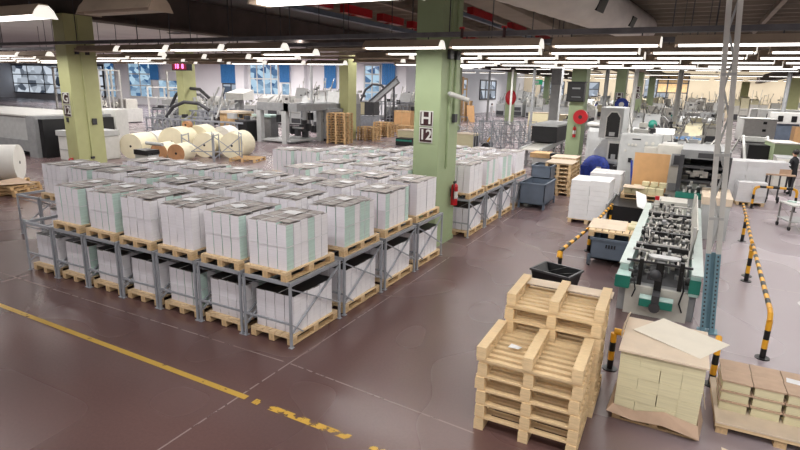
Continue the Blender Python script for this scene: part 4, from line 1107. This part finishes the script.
t = thing('hose_reel', 'blue round hose reel on the distant green column', 'hose reel', (-5.1, 47.26, 2.9))
MB().tube((0, -.14, 0), (0, .14, 0), .5, n=24).build('drum', M['blue'], t); MB().tube((0, -.17, 0), (0, -.14, 0), .2, n=14).build('hub', M['white'], t)
t = thing('hose_reel', 'red hose reel by the pair of distant green columns', 'hose reel', (-19.5, 65.1, 2.9))
MB().ball((0, 0, 0), .75, 16, 10, (.9, .5, 1.2)).build('drum', M['red'], t); MB().box(-.1, .1, .2, .3, -1, .4).build('bracket', M['dgrey'], t)
t = thing('exit_sign', 'small green exit sign over the distant doorway', 'sign', (-20.8, 82.4, 5.0))
MB().box(-.7, .7, -.06, .06, -.35, .35).build('panel', M['tealglass'], t); MB().box(-.4, .2, -.08, -.06, -.2, .2).build('pictogram', M['white'], t)

# ------------------------------------------------------------------ left background
t = thing('press_housing', 'huge light grey press housing at the left edge with dark end frame', 'machine', (-29, 17, 0))
MB(t.location).box(-44, -28.45, 15.2, 19.0, .25, 1.95).build('housing', M['lgrey'], t, .03)
MB(t.location).box(-44, -28.3, 15.1, 19.1, 1.95, 2.02).build('lid', M['white'], t)
MB(t.location).box(-28.45, -27.75, 15.1, 19.1, 0, 1.98).build('end_frame', M['grey'], t)
MB(t.location).box(-27.75, -27.4, 15.3, 19.0, 0, 1.85).build('dark_opening', M['black'], t)
MB(t.location).box(-44, -28.45, 15.15, 15.2, .25, .8).build('kick_panel', M['grey'], t)
t = thing('white_unit', 'white low unit between the dark end frame and the G 12 column', 'machine', (-25.5, 16, 0))
MB().box(-1.0, .7, -.6, 1.4, 0, 1.15).build('body', M['white'], t, .05); MB().box(-1.05, .75, -.65, 1.4, 1.15, 1.4).build('lid', M['lgrey'], t); MB().box(-.9, .6, -.62, -.6, .5, .53).build('seam', M['grey'], t)
t = thing('white_unit', 'tall white cabinet right of the G 12 column', 'machine', (-28.7, 19.7, 0), .6)
MB().box(-.7, .6, -.8, 1.0, 0, 2.2).build('body', M['white'], t, .04); MB().box(-.05, -.02, -.82, -.8, .1, 2.1).build('door_seam', M['grey'], t)
t = thing('pump_unit', 'low pale pump with black base right of the G 12 column', 'pump', (-19.6, 14.9, 0))
MB().box(-.4, .4, -.3, .3, .85, 1.05).build('casing', M['black'], t); MB().box(-.4, .4, -.25, .25, 0, .9).build('stand', M['lgrey'], t); MB().tube((-.5, .4, 1.25), (.5, .4, 1.25), .07).build('pipe', M['lgrey'], t)

def roll(label, x, y, r_, L_, ang, m='roll', z=0, ends=None):
    t = thing('paper_roll', label, 'paper roll', (x, y, z), ang)
    mb = MB(); mb.tube((0, -L_/2, r_), (0, L_/2, r_), r_, n=40, capmi=1 if ends else 0)
    mb.build('paper', [M[m], M[ends or m]], t)
    MB().tube((0, -L_/2-.004, r_), (0, L_/2+.004, r_), .06, n=14).build('core', M['black'], t)
    return t
roll('ivory paper roll at the left edge lying on a pallet', -22.55, 9.75, .6, 1.35, -.78, 'roll', .15)
roll('white paper roll lying next to the ivory one on the left pallet', -21.72, 10.6, .64, 1.0, -.78, 'roll_w', .15)
o = first_or_dup(pal2, (-22.1, 10.1, 0), -.78, 'wooden pallet carrying the white and ivory rolls at the left edge'); o.scale = (.95, 2.0, .9)
for k in range(3):
    o = first_or_dup(pal2, (-19.9+R.uniform(-.1, .1), 9.8, .11*k), R.uniform(-.1, .1)+.3, 'low pallet, %s from the floor at the left edge beside the rack rows' % nth(k+1)); o.scale = (1, 1, .65)
o = MB().add([(-.6, -.4, 0), (.5, -.5, .06), (.6, .4, .02), (-.4, .5, .1)], [(0, 1, 2, 3)]).build('kraft_sheet', M['kraft']); o.location = (-19.9, 9.8, .335); tag(o, 'crumpled brown sheet on the low left pallets', 'sheet')
roll('small white roll between the left pallets and the rack rows', -17.0, 10.4, .24, .5, .4, 'roll_w')
A = .35
spec = [(-24.6, 18.3, .58, 1.4, 'roll', 'ivory roll leftmost of the heap with its round end showing', None), (-25.6, 20.1, .55, 1.2, 'roll_w', 'pale roll peeking behind the leftmost roll', None),
        (-23.9, 20.2, .7, 1.5, 'roll', 'large ivory roll second in the heap', None), (-24.2, 22.0, .7, 1.2, 'roll', 'ivory roll lying behind the brown ended rolls', None),
        (-22.75, 18.3, .42, 1.0, 'roll', 'small roll with brown end left in front of the heap', 'roll_brown'), (-21.75, 18.5, .42, 1.1, 'roll', 'small roll with brown end right in front of the heap', 'roll_brown'),
        (-23.4, 21.9, .45, 1.0, 'roll', 'brown ended roll lying deep inside the heap', 'roll_brown'),
        (-24.3, 23.9, .62, 1.3, 'roll_w', 'white roll at the back of the heap', None), (-22.2, 20.7, .6, 1.2, 'roll', 'ivory roll behind the first crossed frame', None),
        (-21.8, 22.4, .6, 1.2, 'roll', 'ivory roll behind the second crossed frame', None), (-20.9, 21.4, .62, 1.5, 'roll', 'large ivory roll at the right end of the heap', None)]
for x, y, r_, L_, m, lb, e in spec: roll(lb, x, y, r_*1.05, L_, A, m, 0, e)
o = first_or_dup(pal2, (-19.5, 20.6, 0), .3, 'wooden pallet at the right end of the roll heap')
roll('short brown roll lying on top of the ivory rolls', -24.0, 20.9, .2, .4, A, 'roll_brown', 1.33)
# three bare frames before the rolls
def xframe(label, x, y, w, h, rz=0, m='steel'):
    t = thing('rack_frame', label, 'rack frame', (x, y, 0), rz)
    for s in (-1, 1): MB().box(s*w/2-.022, s*w/2+.022, -.022, .022, 0, h).build('post', M[m], t); MB().box(s*w/2-.022, s*w/2+.022, .9, .945, 0, h).build('post', M[m], t)
    MB().bar((-w/2, 0, h-.15), (w/2, 0, .2), .04).bar((-w/2, 0, .2), (w/2, 0, h-.15), .04).build('cross_brace', M[m], t)
    MB().bar((-w/2, 0, .5), (w/2, 0, .5), .04).bar((-w/2, .93, h-.05), (-w/2, 0, h-.05), .05).bar((w/2, .93, h-.05), (w/2, 0, h-.05), .05).build('rail', M[m], t)
    return t
xframe('bare steel frame with crossed braces left in front of the rolls', -21.1, 18.9, 1.5, 1.3, .5)
xframe('bare steel frame with crossed braces right in front of the rolls', -19.9, 19.7, 1.3, 1.4, .9)
for i, (x, y, rz) in enumerate(((-15.5, 40, .1), (-12.6, 34.5, .9), (-11.7, 35.0, .2), (-11.2, 36, .6), (-10.6, 35.4, 1.1), (-9.9, 34.6, .3), (-9.2, 35.0, .8), (-8.6, 33.4, .2), (-10.8, 31.6, .5), (-9.9, 31.0, 1.2))):
    t = xframe('empty steel rack frame, %s from the left in the cluster behind the right rack rows' % nth(i+1), x, y, 1.5 if i else 2.6, 2.0 if i else 1.6, rz)
    if i: t.scale = (.8, 1, .78+.08*((i*7) % 4))

# sheet conveyor frame: big grey four legged gantry
t = thing('gantry_machine', 'big grey machine gantry with thick legs and flat top near the pallet stacks', 'machine', (-24.2, 30, 0))
o_ = t.location
MB(o_).box(-25.5, -22.2, 28.0, 28.35, 2.1, 2.6).box(-23.3, -22.9, 28.0, 33.4, 2.1, 2.6).box(-25.5, -22.6, 28.3, 33.4, 2.3, 2.5).build('top_beam', M['grey'], t)
MB(o_).box(-22.9, -22.4, 28.35, 33.5, 2.1, 2.55).build('top_plate', M['grey'], t)
for x, y in ((-25.4, 28.1), (-23.3, 28.1), (-22.8, 31.2), (-25.4, 33)): MB(o_).box(x-.18, x+.18, y-.1, y+.25, 0, 2.15).build('leg', M['lgrey'], t)
MB(o_).box(-25.2, -22.8, 28.1, 31, .12, .24).box(-25, -23, 29.5, 29.7, .9, 1.0).build('low_rail', M['lgrey'], t)
q = MB(o_)
for k in range(14): q.box(*(lambda a, b, c: (a, a+.3, b, b+.3, c, c+.5))(r.uniform(-25, -23.2), r.uniform(29, 32), r.uniform(.2, 1.4)))
q.build('inner_mechanism', M['dgrey'], t)
t = thing('control_cabinet', 'grey metallic cabinet under the right end of the gantry', 'cabinet', (-22.6, 32.6, 0))
MB().box(-.5, .45, -1.2, 1.6, .15, 2.2).build('body', M['grey'], t, .02); MB().box(-.45, .4, -1.1, 1.5, 0, .15).build('plinth', M['black'], t); MB().box(.45, .48, -1.1, .2, .3, 2.0).box(-.1, .0, -1.24, -1.2, 1.3, 1.5).build('door', M['dgrey'], t)
t = thing('waste_bin', 'black bin left of the grey gantry', 'bin', (-26.4, 27.9, 0)); MB().box(-.5, .5, -.5, .5, 0, 1.35).build('tub', M['black'], t); MB().box(-.53, .53, -.53, .53, 1.3, 1.4).build('rim', M['dgrey'], t)
t = thing('crate', 'pale topped crate stack left of the black bin', 'crate', (-27.8, 28.5, 0)); MB().box(-1.0, .5, -.6, .9, 0, 1.75).build('body', M['wood_old'], t); MB().box(-1.1, .7, -.7, .9, 1.75, 1.9).build('lid', M['kraft_l'], t)

# generic finishing machines, each its own mesh set
def machine(label, x, y, L_, W_, H_, rz, seed, mains, accent='dgrey', busy=1.0, name='finishing_machine'):
    r = random.Random(seed)
    t = thing(name, label, 'machine', (x, y, 0), rz)
    n = max(2, int(L_/1.2)); body_ = MB(); tops = MB(); cov = MB(); dark = MB(); rods = MB(); lit = MB(); ac = MB()
    for k in range(n):
        a, b = -L_/2+L_*k/n, -L_/2+L_*(k+1)/n
        hh = H_*r.uniform(.55, .8)
        body_.box(a+.03, b-.03, -W_/2, W_/2, .08, hh)
        dark.box(a+.1, b-.1, -W_/2-.01, -W_/2, .15, hh*.45)
        kind = r.random()
        if kind < .35: cov.prism([(-W_/2, hh), (W_/2, hh), (W_/2*.7, H_*r.uniform(.95, 1.15)), (-W_/2*.5, H_*r.uniform(.9, 1.1))], a+.06, b-.06)
        elif kind < .6: cov.box(a+.2, b-.15, -W_/2*.6, W_/2*.6, hh, H_*r.uniform(.95, 1.25)); lit.box(a+.3, b-.25, -W_/2*.6-.02, -W_/2*.6, hh+.1, hh+.3)
        else: tops.box(a+.05, b-.05, -W_/2*1.05, W_/2*1.05, hh, hh+.07)
        for q_ in range(int(4*busy)):
            xx, yy = r.uniform(a, b), r.uniform(-W_/2, W_/2); s_ = r.uniform(.05, .22)
            (dark, rods, tops, lit)[r.randrange(4)].cb(xx, yy, hh+r.uniform(.05, H_*.45), s_*1.6, s_, s_)
        for q_ in range(int(2*busy)):
            xx = r.uniform(a, b); rods.bar((xx, -W_/2*.8, hh), (xx+r.uniform(-.6, .6), W_/2*.6*r.uniform(-1, 1), H_*r.uniform(1, 1.45)), .05)
        if r.random() < .5: rods.tube((a+.1, -W_/2-.03, hh*.85), (b-.1, -W_/2-.03, hh*.85), .05, n=8)
        if r.random() < .45: ac.box(a+.15, b-.2, -W_/2-.03, -W_/2-.01, hh*.5, hh*.8)
    m1, m2 = M[mains[0]], M[mains[1]]
    body_.build('body', m1, t); dark.build('recess', M['dgrey'], t)
    if tops.v: tops.build('table_top', m2, t)
    if cov.v: cov.build('cover', m2, t)
    if rods.v: rods.build('rod', M['metal'], t)
    if lit.v: lit.build('panel', M['offwhite'], t)
    if ac.v: ac.build('accent_panel', M[accent], t)
    MB().box(-L_/2+.1, L_/2-.1, -W_/2+.1, W_/2-.1, 0, .08).build('plinth', M['dgrey'], t)
    return t
# left background: grey gripper line with arms in front of the windows
def arm_machine(label, x, y, w, h, seed):
    r = random.Random(seed); t = thing('gripper_conveyor', label, 'machine', (x, y, 0), .1)
    q = MB()
    for k in range(int(w/.5)):
        a = -w/2+k*.5; q.bar((a, -.6, 0), (a, -.6, h*.5), .08).bar((a, .6, 0), (a, .6, h*.55), .08)
        if k % 2: q.bar((a, -.6, .2), (a+.5, -.6, h*.48), .05)
    q.bar((-w/2, -.6, h*.5), (w/2, -.6, h*.5), .12).bar((-w/2, -.6, .5), (w/2, -.6, .5), .1).bar((-w/2, .6, h*.55), (w/2, .6, h*.55), .12); q.build('frame', M['steel'], t)
    q = MB()
    for k in range(int(w*2.5)):
        a = r.uniform(-w/2, w/2); z0 = r.uniform(.3, h*.6); q.bar((a, r.uniform(-.6, .6), z0), (a+r.uniform(-1, 1), r.uniform(-.6, .6), z0+r.uniform(.2, h*.5)), .09)
    q.build('gripper_arm', M['lgrey'], t)
    q = MB()
    for k in range(int(w*1.5)): q.cb(r.uniform(-w/2, w/2), r.uniform(-.5, .5), r.uniform(.3, h*.7), .3, .3, .25)
    q.build('motor', M['dgrey'], t)
    q = MB()
    for k in range(int(w*.9)): q.cb(r.uniform(-w/2, w/2), r.uniform(-.5, .5), r.uniform(.4, h*.8), .6, .3, .35)
    q.build('casing', M['lgrey'], t)
    q = MB(); q.path([(-w*.3, -.4, h*.55), (-w*.22, -.4, h*.85), (-w*.1, -.4, h), (w*.05, -.4, h*.98), (w*.15, -.4, h*.8)], .12); q.build('curved_chute', M['dgrey'], t)
    return t
arm_machine('grey gripper conveyor in front of the clock column', -33.5, 30.5, 8.5, 3.3, 3)
arm_machine('grey gripper conveyor behind the roll heap', -30.5, 27.6, 8.5, 2.4, 4)
arm_machine('grey stacker arms under the triple blue window', -40.0, 36.5, 7, 2.7, 8)
arm_machine('inclined grey conveyor right of the pale column', -30.0, 52.0, 7, 4.0, 9)
t = thing('incline_conveyor', 'steep grey inclined conveyor rising towards the far blue windows', 'conveyor', (-29, 50, 0))
MB().bar((-2.5, 0, .8), (2.2, 0, 4.4), .5, .5).build('belt_bed', M['grey'], t); MB().bar((-2.3, -.3, 1.2), (2.3, -.3, 4.8), .12).bar((.8, 0, 0), (.8, 0, 3), .15).bar((1.8, 0, 0), (1.8, 0, 3.8), .15).build('support', M['dgrey'], t)
t = thing('display_cart', 'dark cart with a cream panel near the middle left machines', 'cart', (-27.0, 44, 0))
MB().box(-1.0, 1.3, -.5, .5, 1.2, 2.4).build('body', M['dgrey'], t); MB().box(-.7, .3, -.53, -.5, 1.25, 2.35).build('cream_panel', M['creamp'], t); MB().box(-1, 1.3, -.5, .5, 0, 1.1).build('base', M['steel'], t)
for i, (x, y, L_, W_, H_, lb, ms) in enumerate((
        (-36.5, 43, 7, 1.6, 2.4, 'grey machine with white tray under the dark blue blind', ('lgrey', 'white')),
        (-33.0, 46.0, 6, 2, 3.2, 'grey machine with tall feeder under the mullioned window', ('grey', 'lgrey')),
        (-27.0, 38.5, 5, 1.6, 3.0, 'grey machine with dark fans above the gantry', ('grey', 'lgrey')),
        (-26.2, 54.0, 7, 2, 2.9, 'grey cabinets row left of the H 12 column', ('grey', 'lgrey')),
        (-49.0, 33.0, 8, 2, 1.7, 'pale machine before the left windows', ('white', 'offwhite')),
        (-46.0, 44.0, 7, 2, 2.0, 'white machine before the triple window', ('lgrey', 'white')))):
    machine(lb, x, y, L_, W_, H_, .06, 40+i, ms, busy=1.6)
t = thing('white_tray', 'white sloping feed hopper over the gripper conveyor', 'hopper', (-31.5, 32.6, 0))
MB().prism([(-.6, 2.5), (.6, 2.5), (.6, 3.3), (-.6, 3.0)], -.8, 1.0).build('hopper', M['white'], t); MB().box(-.3, .3, -.2, .2, 0, 2.5).build('stand', M['grey'], t)
t = thing('white_tray', 'pale blue tray table left of the grey gantry', 'table', (-27.0, 30.5, 0))
MB().box(-1, 1, -.6, .6, 1.5, 1.65).build('top', M['teal_l'], t); MB().box(-.8, .8, -.4, .4, 0, 1.5).build('base', M['grey'], t)
for i, (x, y, h, rr_) in enumerate(((-27.8, 37.0, 6.4, .1), (-24.7, 37.0, 6.4, .12), (-26.8, 41.5, 6.4, .08))):
    tag(MB((x, y, 0)).tube((x, y, 0), (x, y, h), rr_, n=10).build('steel_pole', M['grey']), 'thin grey pole, %s from the left above the gantry' % nth(i+1), 'pole').location = (x, y, 0)

# ------------------------------------------------------------------ machine hall to the right, line after line
mains = [('offwhite', 'cream'), ('white', 'offwhite'), ('cream', 'white'), ('lgrey', 'offwhite'), ('lgrey', 'white'), ('grey', 'lgrey')]
descr = ['cream and off-white', 'white', 'cream', 'light grey and off-white', 'light grey and white', 'grey']
lines_ = [(31.5, -3.0, 3.2, 1.5, 2.0), (37, -4.4, 3.4, 1.6, 2.1), (43, -4.2, 3.5, 1.6, 2.2), (50, -4.5, 3.6, 1.8, 2.2), (57, -4, 3.2, 2, 2.2), (64, -14, 13, 2, 2.5), (72, -14, 12, 2.2, 2.6), (81, -26, 15, 2.4, 2.9), (91, -28, 16, 2.4, 3.2), (101, -29, 17, 2.6, 3.6)]
for li, (y, xa, xb, W_, H_) in enumerate(lines_):
    x = xa; k = 0
    while x < xb:
        L_ = R.uniform(2.2, 3.8)*(1 if y < 60 else 1.5)
        k += 1; c_ = R.randrange(6)
        xe = .052*y if y < 60 else xb
        if x+L_ > xe: break
        if not (y < 92 and x < .08*y and x+L_ > .05*y) and not (y < 85 and x+L_ > 4.8) and not any(abs(cx-(x+L_/2)) < L_/2+.6 and abs(cy-y) < 3 for cx, cy in ((-5.4, 48), (-5.6, 66), (-19.6, 66), (-19.8, 84), (-5.5, 84), (-8.3, 38), (10.2, 81))):
            machine('%s finishing machine, %s from the left in the %s machine line' % (descr[c_], nth(k), nth(li+1)), x+L_/2, y+R.uniform(-.8, .8), L_, W_*R.uniform(.8, 1.1), H_*R.uniform(.75, 1.0), R.choice((0, 0, PI/2, .05)) if y < 60 else R.uniform(-.05, .05), 100+li*20+k, mains[c_],
                    R.choice(('teal', 'dgrey', 'bluegrey', 'maroon', 'blue')), busy=2.2)
        x += L_+R.uniform(.3, 1.2)
# long low white line at the right edge
for i, (x, y, L_, lb) in enumerate(((9.8, 66, 8, 'long white machine with black hatches at the right edge, nearer one'), (10.0, 72, 9, 'long white machine with black hatches at the right edge, farther one'), (8.6, 60, 5, 'pale blue grey long machine at the right edge beyond the storage unit'))):
    t = thing('long_machine', lb, 'machine', (x, y, 0))
    MB().box(-L_/2, L_/2, -1, 1, 0, 1.5).build('base', M['bluegrey' if i == 2 else 'teal_l'], t); MB().box(-L_/2, L_/2, -1.1, 1.1, 1.5, 2.5).build('cover', M['white'], t, .05)
    q = MB()
    for k in range(5): q.box(-L_/2+.6+k*L_/5, -L_/2+1.0+k*L_/5, -1.13, -1.1, 1.7, 2.2)
    q.build('hatch', M['black'], t)
# white machine with arched window
t = thing('folding_machine', 'white upright machine with a dark arched window over a square one', 'machine', (-2.9, 25.0, 0))
def arch(mb, x0, x1, z0, z1, y0, y1):
    c = (x1-x0)*.28; mb.prism([(x0, z0), (x1, z0), (x1, z1-c), (x1-c, z1), (x0+c, z1), (x0, z1-c)], y0, y1, 'y'); return mb
MB().box(-.75, .6, -.6, 1.6, 1.95, 3.2).build('upper_housing', M['lgrey'], t, .03)
MB().box(-.1, .8, -.7, 1.6, .9, 1.95).prism([(-.9, .6), (-.1, .6), (-.1, 1.95), (-.5, 1.85), (-.9, 1.4)], -.6, .8, 'y').build('lower_housing', M['lgrey'], t, .03)
arch(MB(), -.32, .42, 2.0, 3.0, -.64, -.6).build('arched_window', M['black'], t)
f_ = MB(); arch(f_, -.38, .48, 1.96, 3.06, -.62, -.6); f_.build('window_surround', M['white'], t)
MB().box(.0, .55, -.74, -.7, 1.1, 1.75).build('square_window', M['black'], t)
MB().box(-.1, .7, -.72, -.7, 1.0, 1.85).build('square_surround', M['white'], t)
MB().box(-.12, .2, -.66, -.64, 2.05, 2.2).box(.15, .4, -.76, -.74, 1.1, 1.3).build('inner_box', M['lgrey'], t)
MB().box(-.5, .7, -.6, .8, 0, .9).build('base', M['dgrey'], t)
t.scale = (.68, 1, 1)
t = thing('rounded_hood', 'pale grey rounded hood left of the arched machine', 'machine', (-4.0, 29.2, 0)); t.scale = (.6, 1, 1)
MB().box(-.7, .7, -1.5, 1.5, 0, 2.2).build('body', M['lgrey'], t, .25); MB().box(-.75, .75, -1.5, 1.5, 2.2, 2.4).build('lid', M['white'], t, .1)
# diagonal dark feeder with teal knob
t = thing('slanted_feeder', 'dark slanted feeder with teal end right of the arched machine', 'machine', (-1.2, 27.5, 0))
MB().bar((-.3, 0, 2.3), (.6, 0, 1.2), .3, .5).build('arm', M['dgrey'], t); MB().ball((-.35, 0, 2.45), .2, 10, 8).box(.4, .7, -.2, .2, 1.05, 1.2).build('teal_end', M['teal'], t); MB().box(-.5, .9, -.4, .4, 0, 1.2).build('base', M['lgrey'], t)
q = MB()
for k in range(30): q.cb(r.uniform(-1, 1.6), r.uniform(-.6, .6), r.uniform(1, 2.2), r.uniform(.05, .4), .2, r.uniform(.05, .2))
q.build('linkage', M['metal'], t)
# low feeder right behind: pale blue cloths etc
machine('off-white machine with grey feed table behind the narrow cabinet', .3, 24.2, 2.4, 1.6, 1.9, .05, 301, ('offwhite', 'lgrey'), 'blue', 2)
machine('off-white cabinet machine behind the wide control cabinet', -1.4, 25.4, 1.8, 1.2, 2.1, .0, 302, ('offwhite', 'white'), 'dgrey', 1.5)
t = thing('white_block', 'plain white cabinet block beside the wide control cabinet', 'cabinet', (-.75, 23.2, 0)); MB().box(-.35, .4, -.5, .5, 0, 2.0).build('body', M['white'], t, .02); MB().box(-.36, .41, -.52, -.5, 1.5, 1.53).build('seam', M['grey'], t)
t = thing('feed_table', 'feed table with a sky blue cover behind the black framed unit', 'table', (-.1, 29.5, 0))
MB().box(-.6, .6, -.5, .5, 1.75, 1.85).build('blue_cover', mat('sky_blue_cloth', (120, 160, 206), .7), t); MB().box(-.5, .5, -.4, .4, 0, 1.75).build('base', M['lgrey'], t)
# conveyor line running away left of the G13 column
t = thing('belt_conveyor', 'long grey belt conveyor with black side panels running into the distance', 'conveyor', (-6.9, 28, 0), .0)
def along(q, a, b, off, z0, z1, w):
    a = Vector(a); b = Vector(b); d = (b-a).normalized(); p = Vector((d.y, -d.x, 0))
    q.add([tuple(v) for v in [a+p*(off-w/2)+Vector((0, 0, z0)), a+p*(off+w/2)+Vector((0, 0, z0)), b+p*(off+w/2)+Vector((0, 0, z0)), b+p*(off-w/2)+Vector((0, 0, z0)),
                              a+p*(off-w/2)+Vector((0, 0, z1)), a+p*(off+w/2)+Vector((0, 0, z1)), b+p*(off+w/2)+Vector((0, 0, z1)), b+p*(off-w/2)+Vector((0, 0, z1))]],
          [(0, 3, 2, 1), (4, 5, 6, 7), (0, 1, 5, 4), (1, 2, 6, 5), (2, 3, 7, 6), (3, 0, 4, 7)])
q = MB(); along(q, (0, -1, 0), (-1.6, 26, 0), .5, .75, 1.0, .12); along(q, (0, -1, 0), (-1.6, 26, 0), -.5, .75, 1.0, .12); q.build('side_frame', M['lgrey'], t)
q = MB(); along(q, (0, -1, 0), (-1.6, 26, 0), 0, .9, .95, .9); q.build('belt', M['offwhite'], t)
q = MB()
for k in range(9): y_ = k*3.0; q.box(-y_*.06-.5, -y_*.06-.4, y_, y_+.15, 0, .8).box(-y_*.06+.42, -y_*.06+.52, y_, y_+.15, 0, .8)
q.build('leg_row', M['grey'], t)
MB().box(-.9, .5, 2.5, 7.0, 1.05, 1.9).build('black_guard', M['black'], t); MB().box(-1.0, .55, 2.4, 7.1, 1.9, 2.0).build('guard_lid', M['lgrey'], t)
q = MB()
for k in range(60): y_ = r.uniform(7, 25); q.cb(-y_*.06+r.uniform(-.7, .7), y_, r.uniform(.95, 1.7), r.uniform(.1, .5), .4, r.uniform(.1, .3))
q.build('linkage', M['metal'], t)
t = thing('trolley', 'wooden trolley with tan cover and black corners left of the pallet stacks', 'trolley', (-5.6, 24.8, 0))
MB().box(-.6, .6, -.5, .5, .9, 1.1).build('top', M['wood_old'], t); MB().box(.3, .75, -.6, .0, .8, 1.15).build('black_cover', M['black'], t); MB().box(-.5, .5, -.4, .4, 0, .9).build('base', M['lgrey'], t)
t = thing('upright_duct', 'wide pale grey vertical duct rising behind the conveyor', 'duct', (-8.3, 38, 0))
MB().box(-.3, .3, -.3, .3, 0, 6.4).build('shaft', M['lgrey'], t); MB().box(-.33, .33, -.33, .33, 4.2, 6.4).build('upper_sleeve', M['grey'], t)
# slim poles
for i, (x, y, r_, m) in enumerate(((-17.9, 59.9, .12, 'white'), (-10.5, 40.5, .1, 'grey'), (-2.68, 29.6, .1, 'white'), (-1.3, 52, .2, 'white'), (7.1, 60, .18, 'grey'), (-22.6, 66, .14, 'grey'), (2.4, 70, .14, 'grey'), (-4.1, 30.2, .1, 'grey'))):
    t = thing('service_pole', '%s service pole reaching the ceiling, %s of the slim poles' % ({'white': 'white', 'grey': 'grey'}[m], nth(i+1)), 'pole', (x, y, 0))
    MB().tube((0, 0, 0), (0, 0, 6.0), r_, n=10).build('pole', M[m], t); MB().box(-.2, .2, -.2, .2, 0, .05).build('foot', M[m], t)
# far back shelves, brown board, dark openings on the far walls
for x, y, w, z0, z1, m, lb in ((-3.3, 95, 4.2, 4.0, 6.8, 'wood_old', 'far brown shelving beyond the green columns'), (-30.9, 78, .2, 3, 5.5, 'brownboard', 'brown board on the inner side wall')):
    t = thing('shelving', lb, 'shelf', (x, y, 0)); MB().box(-w/2, w/2, -.5, .5, z0, z1).build('stored_goods', M[m], t)
    q = MB()
    for k in range(4): q.box(-w/2+k*w/3-.1, -w/2+k*w/3+.1, -.6, -.5, 0, z1)
    for k in range(3): q.box(-w/2, w/2, -.6, -.5, z0+k*(z1-z0)/2-.08, z0+k*(z1-z0)/2+.08)
    q.build('upright', M['dgrey'], t)
window(11, -27.5, -23.0, 3.0, 5.6, 3, 2, M['glass_dark'], M['dgrey'], YF)
window(12, -22.0, -16.5, 3.0, 5.6, 3, 2, M['glass_dark'], M['dgrey'], YF)
window(13, -8.5, -4.5, 3.0, 6.4, 3, 3, M['glass_dark'], M['grey'], YF)
for k, (ya, yb, nm) in enumerate(((64, 70, 14), (74, 80, 15), (86, 94, 16))):
    w = thing('window_%d' % nm, 'x', 'w', (-31, (ya+yb)/2, 0)); del w['label']; del w['category']; w['kind'] = 'structure'; h_ = (yb-ya)/2
    MB().box(.02, .06, -h_, h_, 2.2, 5.2).build('pane', M['glass_dark'], w)
    f_ = MB()
    for i in range(4): f_.box(.02, .14, -h_+i*h_/1.5-.12, -h_+i*h_/1.5+.12, 2.2, 5.2)
    for zz in (2.2, 3.7, 5.2): f_.box(.02, .15, -h_, h_, zz-.12, zz+.12)
    f_.build('window_frame', M['wood_old' if k == 1 else 'dgrey'], w)
struct('trim_3', MB().box(-31, 62, YF-.3, YF, 7.0, 7.25), M['white'])

# ------------------------------------------------------------------ camera and world
cam = bpy.data.cameras.new('camera'); co = bpy.data.objects.new('camera', cam); COL.objects.link(co)
f, pt, ro, ya = 542.84, .249, -.0265, -.481
cp, sp = math.cos(pt), math.sin(pt)
F = Vector((math.sin(ya)*cp, math.cos(ya)*cp, -sp)); Rr = Vector((math.cos(ya), -math.sin(ya), 0)); U = Rr.cross(F)
R2 = Rr*math.cos(ro)-U*math.sin(ro); U2 = Rr*math.sin(ro)+U*math.cos(ro)
mw = Matrix((( R2.x, U2.x, -F.x, 0), (R2.y, U2.y, -F.y, 0), (R2.z, U2.z, -F.z, 3.8), (0, 0, 0, 1)))
co.matrix_world = mw
cam.sensor_width = 36; cam.lens = 36*f/800; cam.clip_end = 400
S.camera = co
w = bpy.data.worlds.new('world'); S.world = w; w.use_nodes = True
w.node_tree.nodes['Background'].inputs[0].default_value = (.9, .93, 1, 1); w.node_tree.nodes['Background'].inputs[1].default_value = .42
S.view_settings.view_transform = 'Standard'; S.view_settings.look = 'None'; S.view_settings.exposure = .12
try:
    S.cycles.use_denoising = True; S.cycles.max_bounces = 6; S.cycles.diffuse_bounces = 3; S.cycles.sample_clamp_indirect = 3; S.cycles.sample_clamp_direct = 6; S.cycles.use_light_tree = True
except Exception: pass
